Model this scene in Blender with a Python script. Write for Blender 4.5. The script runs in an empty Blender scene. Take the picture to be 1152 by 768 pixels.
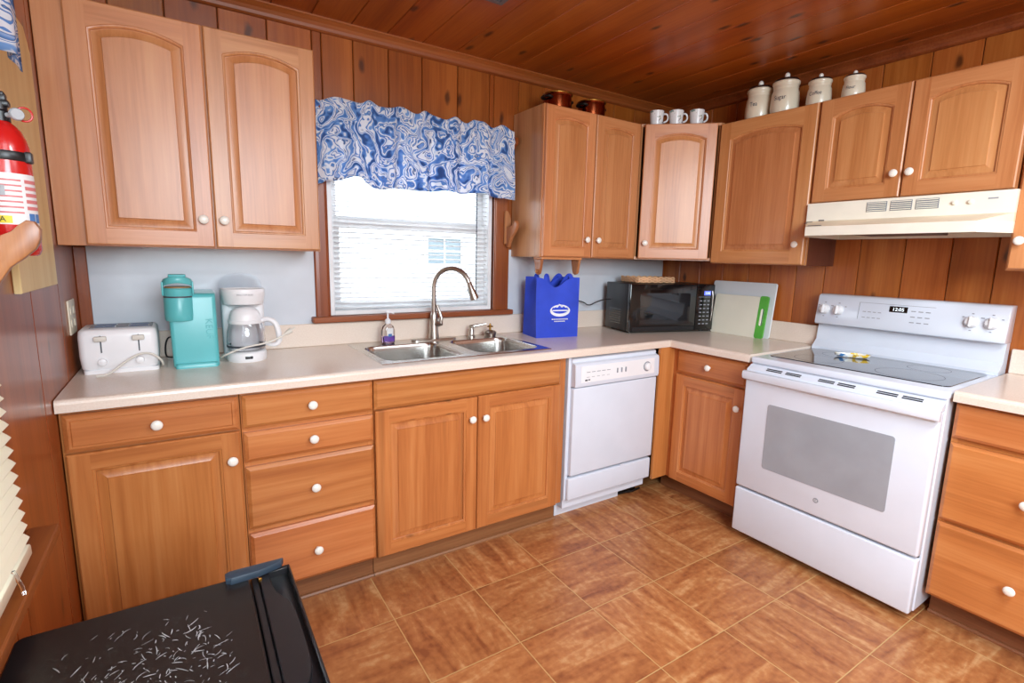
import bpy, bmesh, math, random
from mathutils import Vector, Matrix
random.seed(7)
PI = math.pi
C = bpy.context.scene.collection

# ------------------------------------------------------------------ camera, world, lights
scn = bpy.context.scene
cam_d = bpy.data.cameras.new('camera'); cam = bpy.data.objects.new('camera', cam_d); C.objects.link(cam)
cam_d.sensor_width = 36.0; cam_d.lens = 36.0*574.56/1152.0; cam_d.clip_start = 0.02
YAW, PITCH, ROLL = -0.5726, -0.162, 0.0227
CAMP = Vector((-2.924, -2.5385, 1.3531))
F = Vector((-math.sin(YAW), math.cos(YAW), 0)); R = Vector((math.cos(YAW), math.sin(YAW), 0)); U = Vector((0, 0, 1))
F2 = F*math.cos(PITCH)+U*math.sin(PITCH); U2 = U*math.cos(PITCH)-F*math.sin(PITCH)
R3 = R*math.cos(ROLL)+U2*math.sin(ROLL); U3 = U2*math.cos(ROLL)-R*math.sin(ROLL)
m = Matrix((R3, U3, -F2)).transposed().to_4x4(); m.translation = CAMP
cam.matrix_world = m
scn.camera = cam

w = bpy.data.worlds.new('sky'); scn.world = w; w.use_nodes = True
bg = w.node_tree.nodes['Background']; bg.inputs[0].default_value = (0.82, 0.91, 1.0, 1); bg.inputs[1].default_value = 5.0

def area(name, loc, target, sx, sy, power, col=(1, 1, 1)):
    d = bpy.data.lights.new(name, 'AREA'); d.shape = 'RECTANGLE'; d.size = sx; d.size_y = sy; d.energy = power; d.color = col
    o = bpy.data.objects.new(name, d); C.objects.link(o); o.location = loc
    o.rotation_euler = (Vector(target)-Vector(loc)).to_track_quat('-Z', 'Y').to_euler()
    return o
# the photographer's bounced flash behind the camera and an added, unseen ceiling fixture that brightens the room
area('flash_umbrella', (-2.5, -4.1, 1.9), (-1.3, -0.7, 1.05), 1.5, 1.1, 114, (0.80, 0.92, 1.0))
area('added_lamp_light', (-1.55, -2.75, 2.27), (-1.55, -2.75, 0), 1.1, 0.26, 46, (0.86, 0.945, 1.0))

scn.view_settings.view_transform = 'Standard'; scn.view_settings.look = 'None'
scn.view_settings.gamma = 1.0; scn.view_settings.use_curve_mapping = False
scn.view_settings.exposure = 0.0

# ------------------------------------------------------------------ measured dimensions
XL = -3.2646          # left wall
ANG = 0.011           # the right wall is a little out of square
CEIL = 2.37
CT = 0.9176           # counter top
CF = -0.639           # counter front edge
UD = 0.3132           # depth of wall cabinets to the door face
def RR(x, y, z=0.0):  # point in the right wall's frame -> world
    return (x*math.cos(ANG)-y*math.sin(ANG), x*math.sin(ANG)+y*math.cos(ANG), z)
RROT = -PI/2+ANG

# ------------------------------------------------------------------ node helpers and materials
def lin(c):
    return tuple(((v/255.0)/12.92 if v/255.0 <= 0.04045 else ((v/255.0+0.055)/1.055)**2.4) for v in c)
def rgba(c): return (*lin(c), 1.0)
class NT:
    def __init__(s, name):
        s.m = bpy.data.materials.new(name); s.m.use_nodes = True; s.t = s.m.node_tree
        s.b = s.t.nodes['Principled BSDF']; s.out = s.t.nodes['Material Output']
    def n(s, typ, **kw):
        nd = s.t.nodes.new(typ)
        for k, v in kw.items():
            if k.startswith('i_'):
                key = k[2:]; key = int(key) if key.isdigit() else key.replace('_', ' ')
                if isinstance(v, bpy.types.NodeSocket): s.t.links.new(v, nd.inputs[key])
                else: nd.inputs[key].default_value = v
            else: setattr(nd, k, v)
        return nd
    def link(s, a, b): s.t.links.new(a, b)
    def math(s, op, a, b=0.0, c=None):
        nd = s.t.nodes.new('ShaderNodeMath'); nd.operation = op
        for i, v in enumerate((a, b, c)):
            if v is None: continue
            if isinstance(v, bpy.types.NodeSocket): s.t.links.new(v, nd.inputs[i])
            else: nd.inputs[i].default_value = v
        return nd.outputs[0]
    def ramp(s, fac, stops):
        nd = s.t.nodes.new('ShaderNodeValToRGB'); e = nd.color_ramp.elements
        while len(e) < len(stops): e.new(0.5)
        for el, (p, c) in zip(e, stops): el.position = p; el.color = rgba(c)
        s.t.links.new(fac, nd.inputs[0]); return nd.outputs[0]
    def mix(s, fac, a, b, blend='MIX'):
        nd = s.t.nodes.new('ShaderNodeMix'); nd.data_type = 'RGBA'; nd.blend_type = blend
        for k, v in ((0, fac), (6, a), (7, b)):
            if isinstance(v, bpy.types.NodeSocket): s.t.links.new(v, nd.inputs[k])
            else: nd.inputs[k].default_value = v
        return nd.outputs[2]
    def bump(s, h, strength=0.1, dist=0.002):
        nd = s.n('ShaderNodeBump', i_Strength=strength, i_Distance=dist, i_Height=h)
        s.link(nd.outputs[0], s.b.inputs['Normal'])

def plain(name, col, rough=0.4, metal=0.0, coat=0.0, var=0.04, bump=0.0, bscale=60, spec=0.5):
    t = NT(name)
    co = t.n('ShaderNodeTexCoord').outputs['Object']
    nz = t.n('ShaderNodeTexNoise', i_Vector=co, i_Scale=7.0, i_Detail=3.0)
    c0 = tuple(max(0, v*(1-var)) for v in col); c1 = tuple(min(255, v*(1+var)) for v in col)
    t.link(t.ramp(nz.outputs[0], [(0.3, c0), (0.7, c1)]), t.b.inputs['Base Color'])
    t.b.inputs['Roughness'].default_value = rough; t.b.inputs['Metallic'].default_value = metal
    t.b.inputs['Coat Weight'].default_value = coat; t.b.inputs['Specular IOR Level'].default_value = spec
    if bump:
        n2 = t.n('ShaderNodeTexNoise', i_Vector=co, i_Scale=bscale, i_Detail=3.0); t.bump(n2.outputs[0], bump)
    return t.m

def glass(name, col=(255, 255, 255), rough=0.0, alpha=None, ior=1.45):
    t = NT(name); t.b.inputs['Base Color'].default_value = rgba(col); t.b.inputs['Roughness'].default_value = rough
    t.b.inputs['Transmission Weight'].default_value = 1.0; t.b.inputs['IOR'].default_value = ior
    return t.m

def wood(name, dark, mid, light, axis='Z', rough=0.35, island=False, knots=0.0, contrast=1.0, ring=7.0, coat=0.15, cross=1.0, streak=0.0, objvar=0.06):
    t = NT(name)
    co = t.n('ShaderNodeTexCoord').outputs['Object']
    rnd = t.n('ShaderNodeObjectInfo').outputs['Random']
    if island:
        ri = t.n('ShaderNodeNewGeometry').outputs['Random Per Island']
        rr = t.math('ADD', rnd, ri)
    else:
        ri = rnd; rr = rnd
    off = t.n('ShaderNodeCombineXYZ', i_0=t.math('MULTIPLY', rr, 17.3), i_1=t.math('MULTIPLY', rr, 9.1), i_2=t.math('MULTIPLY', rr, 23.7)).outputs[0]
    va = t.n('ShaderNodeVectorMath', operation='ADD', i_0=co, i_1=off).outputs[0]
    sc = {'X': (0.04, 1, 1), 'Y': (1, 0.04, 1), 'Z': (1, 1, 0.04)}[axis]
    mp = t.n('ShaderNodeMapping', i_Vector=va); mp.inputs['Scale'].default_value = tuple(v*cross for v in sc)
    V = mp.outputs[0]
    n1 = t.n('ShaderNodeTexNoise', i_Vector=V, i_Scale=3.2, i_Detail=1.5, i_Distortion=0.3).outputs[0]
    rings = t.math('MULTIPLY_ADD', t.math('SINE', t.math('MULTIPLY', n1, ring*PI*2)), 0.5, 0.5)
    n2 = t.n('ShaderNodeTexNoise', i_Vector=V, i_Scale=110.0, i_Detail=3.0).outputs[0]
    n3 = t.n('ShaderNodeTexNoise', i_Vector=V, i_Scale=22.0, i_Detail=4.0).outputs[0]
    f = t.math('ADD', t.math('MULTIPLY', rings, 0.16*contrast), t.math('MULTIPLY', n3, 0.42))
    f = t.math('ADD', f, t.math('MULTIPLY', n2, 0.42))
    col = t.ramp(f, [(0.26, dark), (0.5, mid), (0.76, light)])
    # board to board variation
    hs = t.n('ShaderNodeHueSaturation', i_Color=col)
    t.link(t.math('MULTIPLY_ADD', ri, objvar*2, 1-objvar), hs.inputs['Value'])
    wn = t.n('ShaderNodeTexWhiteNoise', noise_dimensions='1D'); t.link(rr, wn.inputs['W'])
    t.link(t.math('MULTIPLY_ADD', wn.outputs[0], 0.008, 0.496), hs.inputs['Hue'])
    col = hs.outputs[0]
    if streak:
        ns = t.n('ShaderNodeTexNoise', i_Vector=V, i_Scale=12.0, i_Detail=1.0).outputs[0]
        k = t.math('MULTIPLY', t.math('SMOOTHSTEP', 0.62, 0.72, ns) if False else t.n('ShaderNodeMapRange', i_0=ns, i_1=0.62, i_2=0.74).outputs[0], streak)
        col = t.mix(k, col, rgba(tuple(v*0.55 for v in dark)))
    if knots:
        sp = t.n('ShaderNodeSeparateXYZ', i_0=va)
        if axis == 'Z': ku, kv = t.math('ADD', sp.outputs[0], sp.outputs[1]), sp.outputs[2]
        else: ku, kv = sp.outputs[0], sp.outputs[1]
        nd = t.n('ShaderNodeTexNoise', i_Vector=va, i_Scale=14.0)
        kc = t.n('ShaderNodeCombineXYZ', i_0=t.math('MULTIPLY', ku, 6.0), i_1=t.math('MULTIPLY', kv, 2.6)).outputs[0]
        kc = t.n('ShaderNodeVectorMath', operation='MULTIPLY_ADD', i_0=nd.outputs['Color'], i_1=(0.12, 0.12, 0.0), i_2=kc).outputs[0]
        vo = t.n('ShaderNodeTexVoronoi', voronoi_dimensions='2D', i_Vector=kc, i_Scale=1.0, i_Randomness=1.0)
        k = t.n('ShaderNodeMapRange', i_0=vo.outputs['Distance'], i_1=0.11, i_2=0.04).outputs[0]
        rk = t.n('ShaderNodeSeparateXYZ', i_0=vo.outputs['Color']).outputs[0]
        k = t.math('MULTIPLY', k, t.math('GREATER_THAN', rk, 0.55))
        col = t.mix(t.math('MULTIPLY', k, knots), col, rgba((52, 20, 8)))
    t.link(col, t.b.inputs['Base Color'])
    t.b.inputs['Roughness'].default_value = rough; t.b.inputs['Coat Weight'].default_value = coat; t.b.inputs['Coat Roughness'].default_value = 0.2
    t.bump(n2, 0.06, 0.001)
    return t.m

HON = ((172, 106, 58), (196, 131, 81), (208, 148, 97))
M = {}
M['oak_v'] = wood('honey_oak_upright_grain', *HON, 'Z')
M['oak_h'] = wood('honey_oak_level_grain', *HON, 'X')
HON2 = ((166, 94, 46), (190, 117, 62), (204, 136, 80))
M['oak2_v'] = wood('amber_oak_upright_grain', *HON2, 'Z', streak=0.15, ring=12)
M['oak2_h'] = wood('amber_oak_level_grain', *HON2, 'X', streak=0.2, ring=12)
M['oak2_streaked'] = wood('amber_oak_dark_streaks', *HON2, 'Z', streak=0.75, ring=12)
M['oak_side'] = wood('oak_cabinet_side', (168, 108, 66), (196, 138, 92), (208, 154, 108), 'Z', rough=0.3)
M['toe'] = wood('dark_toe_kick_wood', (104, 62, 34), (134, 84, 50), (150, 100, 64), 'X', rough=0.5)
M['side_dark'] = wood('dark_brown_cabinet_side', (74, 38, 24), (94, 50, 33), (108, 62, 42), 'Z', rough=0.4)  # darker brown for the carcass of the wall cabinet beside the hood
PINE = ((124, 58, 16), (150, 78, 27), (172, 98, 42))
M['pine_wall'] = wood('stained_pine_boards', *PINE, 'Z', rough=0.32, island=True, knots=0.8, objvar=0.14, ring=4)
M['pine_right'] = wood('honey_pine_boards', (140, 68, 20), (172, 94, 36), (192, 116, 54), 'Z', rough=0.32, island=True, knots=0.8, objvar=0.12, ring=4)
M['pine_left'] = wood('stained_pine_boards_red', (124, 54, 16), (154, 76, 28), (174, 94, 40), 'Z', rough=0.3, island=True, knots=0.6, ring=4)
M['pine_ceiling'] = wood('stained_pine_ceiling_boards', (134, 58, 10), (162, 80, 18), (180, 100, 32), 'Y', rough=0.36, island=True, knots=0.85, objvar=0.06, ring=4, coat=0.15)
M['trim_x'] = wood('stained_trim_level', (116, 54, 18), (142, 72, 28), (160, 88, 38), 'X', rough=0.5, coat=0.0)
M['trim_y'] = wood('stained_trim_depth', (116, 54, 18), (142, 72, 28), (160, 88, 38), 'Y', rough=0.5, coat=0.0)
M['trim_z'] = wood('stained_trim_upright', (114, 52, 20), (140, 70, 32), (160, 88, 44), 'Z', rough=0.3)
M['gap'] = plain('dark_groove', (40, 16, 6), 0.8)
M['hook_wood'] = wood('varnished_hook_wood', (140, 82, 44), (170, 108, 64), (190, 130, 84), 'Z', rough=0.35)
M['pine_raw'] = wood('pale_pine_board', (222, 194, 132), (234, 210, 150), (240, 220, 166), 'Z', rough=0.45, coat=0.0)
M['white_paint'] = plain('white_paint', (232, 234, 236), 0.35)
M['splash'] = plain('pale_grey_laminate_panel', (206, 212, 220), 0.22, coat=0.2, var=0.015)
M['white_enamel'] = plain('white_enamel', (220, 228, 240), 0.18, coat=0.4, var=0.01)
M['white_plastic'] = plain('white_plastic', (236, 236, 238), 0.35, var=0.01)
M['knob'] = plain('white_ceramic', (242, 238, 228), 0.25, coat=0.3, var=0.01)
M['dw_white'] = plain('dishwasher_white', (216, 222, 233), 0.32, var=0.01)
M['almond'] = plain('almond_enamel', (240, 236, 220), 0.3, var=0.02)
M['almond_dirty'] = plain('almond_enamel_stained', (236, 220, 190), 0.4, var=0.05)
M['vent_dark'] = plain('vent_grey', (120, 126, 132), 0.5)
M['black_gloss'] = plain('black_gloss', (14, 14, 16), 0.12, coat=0.5)
M['black_plastic'] = plain('black_plastic', (26, 26, 29), 0.35)
M['black_glass'] = plain('black_ceramic_glass', (24, 26, 30), 0.06, coat=0.6, var=0.02)
M['grey_print'] = plain('grey_print', (150, 154, 162), 0.5)
M['dark_print'] = plain('dark_print', (70, 74, 82), 0.5)
M['steel'] = plain('brushed_stainless', (196, 194, 190), 0.24, metal=1.0, bump=0.02, bscale=200)
M['nickel'] = plain('brushed_nickel', (190, 184, 176), 0.28, metal=1.0)
M['brass'] = plain('aged_brass', (176, 130, 62), 0.35, metal=1.0)
M['copper'] = plain('copper', (150, 76, 44), 0.2, metal=1.0)
M['dark_iron'] = plain('dark_iron', (26, 20, 18), 0.45, metal=0.3)
M['teal'] = plain('teal_plastic', (92, 186, 190), 0.3, var=0.015)
M['teal_dark'] = plain('teal_plastic_lettering', (84, 178, 182), 0.35, var=0.01)
M['tan'] = plain('tan_pod_holder', (150, 116, 74), 0.5)
M['bag'] = plain('royal_blue_fabric', (42, 72, 200), 0.75, var=0.06, bump=0.55, bscale=16)
M['bag_print'] = plain('white_print', (236, 238, 244), 0.6)
M['cream'] = plain('cream_stoneware', (222, 212, 188), 0.3, coat=0.3, var=0.03)
M['canister_lid'] = plain('dark_brown_lid', (46, 26, 24), 0.35)
M['ink'] = plain('blue_black_ink', (64, 72, 88), 0.5)
M['green'] = plain('green_plastic', (88, 176, 66), 0.4)
M['board_white'] = plain('frosted_white_board', (222, 228, 232), 0.35, var=0.01)
M['board_cream'] = plain('cream_cutting_board', (232, 230, 212), 0.4, var=0.01)
M['wicker'] = plain('pale_woven_cane', (222, 176, 134), 0.6, var=0.15)
M['red'] = plain('red_paint', (196, 28, 26), 0.25, coat=0.4, var=0.02)
M['label'] = plain('label_paper', (226, 226, 226), 0.5, var=0.01)
M['label_red'] = plain('label_red_print', (206, 120, 120), 0.5)
M['label_grey'] = plain('label_grey_print', (170, 174, 178), 0.5)
M['yellow'] = plain('yellow_print', (230, 206, 60), 0.5)
M['blue_print'] = plain('blue_print', (70, 120, 180), 0.5)
M['fridge'] = plain('black_textured_enamel', (27, 25, 26), 0.36, var=0.1, bump=0.06, bscale=400)
M['hinge'] = plain('slate_blue_plastic', (44, 58, 72), 0.4)
M['ivory'] = plain('ivory_plastic', (228, 222, 200), 0.4)
M['blind'] = plain('cream_vinyl_slats', (232, 224, 200), 0.4, var=0.01)
M['cord_white'] = plain('white_cord', (214, 210, 200), 0.5)
M['cord_grey'] = plain('grey_blind_cord', (84, 96, 110), 0.6)
M['siding'] = plain('white_house_siding', (236, 240, 244), 0.7)
M['outside_pane'] = plain('neighbour_window_pane', (116, 128, 134), 0.7)
M['purple'] = plain('purple_label', (96, 60, 150), 0.4, var=0.15)
M['soap'] = glass('violet_liquid_soap', (196, 176, 226), 0.05)
M['clear'] = glass('clear_plastic', (250, 250, 252), 0.02)
M['pane'] = glass('window_glass', (255, 255, 255), 0.0, ior=1.02)
M['frost'] = glass('translucent_lid', (244, 247, 250), 0.25, ior=1.2)
M['grout'] = plain('galvanised_grille', (120, 112, 108), 0.5, metal=0.4)
M['oven_glass'] = plain('oven_window_grey', (158, 164, 172), 0.16, coat=0.4, var=0.03)
M['ceramic'] = plain('painted_ceramic', (226, 224, 212), 0.25)
M['plaster'] = plain('cream_plaster', (206, 196, 178), 0.8)
M['diffuser'] = plain('lamp_diffuser', (245, 245, 240), 0.5)

t = NT('display_blue'); t.b.inputs['Base Color'].default_value = (0.02, 0.03, 0.2, 1); t.b.inputs['Emission Color'].default_value = (0.12, 0.18, 1, 1); t.b.inputs['Emission Strength'].default_value = 1.6; M['disp_blue'] = t.m
t = NT('display_digits'); t.b.inputs['Emission Color'].default_value = (0.75, 0.9, 1, 1); t.b.inputs['Emission Strength'].default_value = 1.2; M['digits'] = t.m

# laminate counter: fine pinkish beige speckle
t = NT('beige_laminate'); co = t.n('ShaderNodeTexCoord').outputs['Object']
a = t.n('ShaderNodeTexNoise', i_Vector=co, i_Scale=180.0, i_Detail=3.0).outputs[0]
b = t.n('ShaderNodeTexNoise', i_Vector=co, i_Scale=3.0, i_Detail=3.0).outputs[0]
f = t.math('ADD', t.math('MULTIPLY', a, 0.6), t.math('MULTIPLY', b, 0.4))
t.link(t.ramp(f, [(0.3, (222, 204, 188)), (0.7, (236, 222, 208))]), t.b.inputs['Base Color'])
t.b.inputs['Roughness'].default_value = 0.25; t.b.inputs['Coat Weight'].default_value = 0.1; M['laminate'] = t.m

# floor tiles, laid square in rows of 34 cm
t = NT('brown_stone_tile'); co = t.n('ShaderNodeTexCoord').outputs['Object']
sep = t.n('ShaderNodeSeparateXYZ', i_0=co); TS = 0.3425
tx = t.math('DIVIDE', t.math('ADD', sep.outputs[0], 10*TS+0.966+0.003), TS); ty = t.math('DIVIDE', t.math('ADD', sep.outputs[1], 20*TS+0.858), TS)
fx = t.math('FRACT', tx); fy = t.math('FRACT', ty)
ex = t.math('MINIMUM', fx, t.math('SUBTRACT', 1.0, fx)); ey = t.math('MINIMUM', fy, t.math('SUBTRACT', 1.0, fy))
edge = t.math('MINIMUM', ex, ey)
gro = t.n('ShaderNodeMapRange', i_0=edge, i_1=0.004, i_2=0.007).outputs[0]
idv = t.n('ShaderNodeCombineXYZ', i_0=t.math('FLOOR', tx), i_1=t.math('FLOOR', ty)).outputs[0]
wn = t.n('ShaderNodeTexWhiteNoise', noise_dimensions='2D', i_Vector=idv)
loc = t.n('ShaderNodeVectorMath', operation='MULTIPLY_ADD', i_0=wn.outputs['Color'], i_1=(13, 17, 5), i_2=co).outputs[0]
rot = t.n('ShaderNodeVectorRotate', rotation_type='Z_AXIS', i_Vector=loc)
t.link(t.math('MULTIPLY', t.math('ROUND', t.math('MULTIPLY', wn.outputs[0], 3.0)), PI/2), rot.inputs['Angle'])
mp = t.n('ShaderNodeMapping', i_Vector=rot.outputs[0]); mp.inputs['Rotation'].default_value = (0, 0, 0.7); mp.inputs['Scale'].default_value = (0.8, 4.0, 1.0)
n1 = t.n('ShaderNodeTexNoise', i_Vector=mp.outputs[0], i_Scale=5.0, i_Detail=5.0, i_Distortion=0.8).outputs[0]
n2 = t.n('ShaderNodeTexNoise', i_Vector=loc, i_Scale=42.0, i_Detail=4.0).outputs[0]
f = t.math('ADD', t.math('MULTIPLY', n1, 0.68), t.math('MULTIPLY', n2, 0.32))
tc = t.ramp(f, [(0.33, (138, 78, 44)), (0.46, (166, 104, 60)), (0.55, (180, 120, 72)), (0.68, (204, 156, 106))])
hs = t.n('ShaderNodeHueSaturation', i_Color=tc); t.link(t.math('MULTIPLY_ADD', wn.outputs[0], 0.16, 0.92), hs.inputs['Value'])
t.link(t.mix(gro, rgba((196, 158, 104)), hs.outputs[0]), t.b.inputs['Base Color'])
t.b.inputs['Roughness'].default_value = 0.36
t.bump(t.math('ADD', t.math('MULTIPLY', gro, 1.0), t.math('MULTIPLY', n2, 0.25)), 0.35, 0.003); M['tile'] = t.m

# blue and white printed curtain cloth
t = NT('blue_white_print_cloth'); co = t.n('ShaderNodeTexCoord').outputs['UV']
wp = t.n('ShaderNodeTexNoise', i_Vector=co, i_Scale=7.0, i_Detail=2.0)
vv = t.n('ShaderNodeVectorMath', operation='MULTIPLY_ADD', i_0=wp.outputs['Color'], i_1=(0.3, 0.3, 0.3), i_2=co).outputs[0]
vo = t.n('ShaderNodeTexVoronoi', i_Vector=vv, i_Scale=5.0)
ring = t.math('MULTIPLY_ADD', t.math('SINE', t.math('MULTIPLY', vo.outputs['Distance'], 20.0)), 0.5, 0.5)
n2 = t.n('ShaderNodeTexNoise', i_Vector=vv, i_Scale=10.0, i_Detail=2.0, i_Distortion=1.4).outputs[0]
n3 = t.n('ShaderNodeTexNoise', i_Vector=co, i_Scale=4.5).outputs[0]
f = t.math('ADD', t.math('MULTIPLY', ring, 0.42), t.math('MULTIPLY', n2, 0.62))
f = t.math('ADD', f, t.math('MULTIPLY', t.math('SUBTRACT', n3, 0.5), 0.5))
cc = t.ramp(f, [(0.26, (64, 100, 164)), (0.31, (96, 146, 214)), (0.41, (140, 184, 234)), (0.44, (240, 244, 250)), (0.54, (244, 246, 252)), (0.555, (60, 92, 150)), (0.575, (120, 168, 226)), (0.635, (92, 142, 210)), (0.65, (242, 244, 250)), (0.75, (244, 246, 252)), (0.77, (52, 82, 140)), (0.79, (116, 164, 224)), (0.9, (236, 240, 248))])
t.link(cc, t.b.inputs['Base Color']); t.b.inputs['Roughness'].default_value = 0.8
tr = t.n('ShaderNodeBsdfTranslucent'); t.link(cc, tr.inputs[0])
mx = t.n('ShaderNodeMixShader'); mx.inputs[0].default_value = 0.42
t.link(t.b.outputs[0], mx.inputs[1]); t.link(tr.outputs[0], mx.inputs[2]); t.link(mx.outputs[0], t.out.inputs[0]); M['cloth'] = t.m

# thin white vinyl of the mini blind lets light through
t = NT('white_blind_vinyl'); t.b.inputs['Base Color'].default_value = rgba((240, 240, 240)); t.b.inputs['Roughness'].default_value = 0.45
tr = t.n('ShaderNodeBsdfTranslucent'); tr.inputs[0].default_value = (0.85, 0.87, 0.9, 1)
mx = t.n('ShaderNodeMixShader'); mx.inputs[0].default_value = 0.35
t.link(t.b.outputs[0], mx.inputs[1]); t.link(tr.outputs[0], mx.inputs[2]); t.link(mx.outputs[0], t.out.inputs[0]); M['blind_white'] = t.m

# scratched fridge top
M['fridge_top'] = plain('worn_black_enamel', (25, 23, 24), 0.34, var=0.1, bump=0.06, bscale=420)
M['scratch'] = plain('bare_scratched_metal', (150, 150, 152), 0.6, var=0.25)

# mug glaze: white with small grey-green sprigs
t = NT('sprigged_white_china'); co = t.n('ShaderNodeTexCoord').outputs['Object']
a = t.n('ShaderNodeTexNoise', i_Vector=co, i_Scale=38.0, i_Detail=1.0, i_Distortion=1.0).outputs[0]
k = t.n('ShaderNodeMapRange', i_0=a, i_1=0.6, i_2=0.66).outputs[0]
b = t.n('ShaderNodeTexNoise', i_Vector=co, i_Scale=60.0).outputs['Color']
t.link(t.mix(k, rgba((234, 236, 236)), t.mix(0.5, rgba((96, 108, 92)), b)), t.b.inputs['Base Color']); t.b.inputs['Roughness'].default_value = 0.2; M['mug'] = t.m

# painted spoon rest
t = NT('painted_spoon_rest'); co = t.n('ShaderNodeTexCoord').outputs['Object']
a = t.n('ShaderNodeTexNoise', i_Vector=co, i_Scale=28.0).outputs[0]
t.link(t.ramp(a, [(0.36, (70, 130, 190)), (0.43, (220, 226, 228)), (0.56, (230, 228, 214)), (0.62, (226, 190, 70))]), t.b.inputs['Base Color']); t.b.inputs['Roughness'].default_value = 0.2; M['rest'] = t.m

# ------------------------------------------------------------------ mesh helpers
class MB:
    def __init__(s): s.bm = bmesh.new()
    def add(s, tmp, mi=0, mat=None):
        if mat is not None: bmesh.ops.transform(tmp, matrix=mat, verts=tmp.verts)
        for f in tmp.faces: f.material_index = mi
        me = bpy.data.meshes.new('tmp'); tmp.to_mesh(me); tmp.free()
        s.bm.from_mesh(me); bpy.data.meshes.remove(me); return s
    def box(s, x0, x1, y0, y1, z0, z1, bev=0.0, seg=2, mi=0, mat=None):
        b = bmesh.new()
        v = [b.verts.new((x, y, z)) for x in (min(x0, x1), max(x0, x1)) for y in (min(y0, y1), max(y0, y1)) for z in (min(z0, z1), max(z0, z1))]
        for q in ((0, 1, 3, 2), (4, 6, 7, 5), (0, 4, 5, 1), (2, 3, 7, 6), (0, 2, 6, 4), (1, 5, 7, 3)): b.faces.new([v[i] for i in q])
        bmesh.ops.recalc_face_normals(b, faces=b.faces)
        if bev: bmesh.ops.bevel(b, geom=list(b.edges), offset=bev, segments=seg, affect='EDGES', profile=0.5, clamp_overlap=True)
        return s.add(b, mi, mat)
    def loft(s, loops, closed=True, caps=(True, True), mi=0, mat=None):
        b = bmesh.new(); L = [[b.verts.new(p) for p in lp] for lp in loops]; n = len(L[0])
        for a, c in zip(L, L[1:]):
            for i in range(n if closed else n-1):
                j = (i+1) % n
                try: b.faces.new((a[i], a[j], c[j], c[i]))
                except ValueError: pass
        if caps[0]: b.faces.new(list(reversed(L[0])))
        if caps[1]: b.faces.new(L[-1])
        bmesh.ops.recalc_face_normals(b, faces=b.faces)
        return s.add(b, mi, mat)
    def prism(s, poly, d0, d1, axis='Y', bev=0.0, mi=0, mat=None, seg=2):
        """poly of 2D points; axis: the extrusion axis; XZ for Y, YZ for X, XY for Z"""
        f = {'Y': lambda p, d: (p[0], d, p[1]), 'X': lambda p, d: (d, p[0], p[1]), 'Z': lambda p, d: (p[0], p[1], d)}[axis]
        b = bmesh.new(); L = [[b.verts.new(f(p, d)) for p in poly] for d in (d0, d1)]; n = len(poly)
        for i in range(n): b.faces.new((L[0][i], L[0][(i+1) % n], L[1][(i+1) % n], L[1][i]))
        b.faces.new(list(reversed(L[0]))); b.faces.new(L[1])
        bmesh.ops.recalc_face_normals(b, faces=b.faces)
        if bev:
            es = [e for e in b.edges if len(e.link_faces) == 2 and any(len(ff.verts) == n and n > 4 or ff in (b.faces[-1],) for ff in e.link_faces)] or list(b.edges)
            bmesh.ops.bevel(b, geom=es if n > 4 else list(b.edges), offset=bev, segments=seg, affect='EDGES', profile=0.5, clamp_overlap=True)
        return s.add(b, mi, mat)
    def lathe(s, prof, seg=32, mi=0, mat=None, caps=(True, True)):
        loops = [[(r*math.cos(2*PI*i/seg), r*math.sin(2*PI*i/seg), z) for i in range(seg)] for r, z in prof]
        return s.loft(loops, True, caps, mi, mat)
    def tube(s, pts, r, seg=10, mi=0, mat=None, smooth=0, closed=False):
        P = [Vector(p) for p in pts]
        rr = list(r) if isinstance(r, (list, tuple)) else [r]*len(P)
        for _ in range(smooth):
            Q, q2 = [P[0]], [rr[0]]
            for i in range(len(P)-1):
                Q += [P[i]*0.75+P[i+1]*0.25, P[i]*0.25+P[i+1]*0.75]; q2 += [rr[i]*0.75+rr[i+1]*0.25, rr[i]*0.25+rr[i+1]*0.75]
            Q.append(P[-1]); q2.append(rr[-1]); P, rr = Q, q2
        loops = []; nrm = None
        for i, p in enumerate(P):
            tg = (P[min(i+1, len(P)-1)]-P[max(i-1, 0)]).normalized()
            if nrm is None:
                nrm = tg.orthogonal().normalized()
            nrm = (nrm-tg*nrm.dot(tg)).normalized(); bn = tg.cross(nrm)
            loops.append([tuple(p+(nrm*math.cos(2*PI*k/seg)+bn*math.sin(2*PI*k/seg))*rr[i]) for k in range(seg)])
        return s.loft(loops, True, (True, True), mi, mat)
    def ball(s, c, r, sc=(1, 1, 1), mi=0, mat=None, seg=20):
        b = bmesh.new(); bmesh.ops.create_uvsphere(b, u_segments=seg, v_segments=seg//2+2, radius=r)
        for v in b.verts: v.co = Vector((v.co.x*sc[0]+c[0], v.co.y*sc[1]+c[1], v.co.z*sc[2]+c[2]))
        return s.add(b, mi, mat)
    def build(s, name, mats, parent=None, smooth=35, loc=None):
        me = bpy.data.meshes.new(name); s.bm.normal_update(); s.bm.to_mesh(me); s.bm.free()
        for mm in (mats if isinstance(mats, (list, tuple)) else [mats]): me.materials.append(M[mm] if isinstance(mm, str) else mm)
        if smooth:
            for p in me.polygons: p.use_smooth = True
            me.set_sharp_from_angle(angle=math.radians(smooth))
        o = bpy.data.objects.new(name, me); C.objects.link(o)
        if parent is not None: o.parent = parent
        if loc: o.location = loc
        return o

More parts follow.
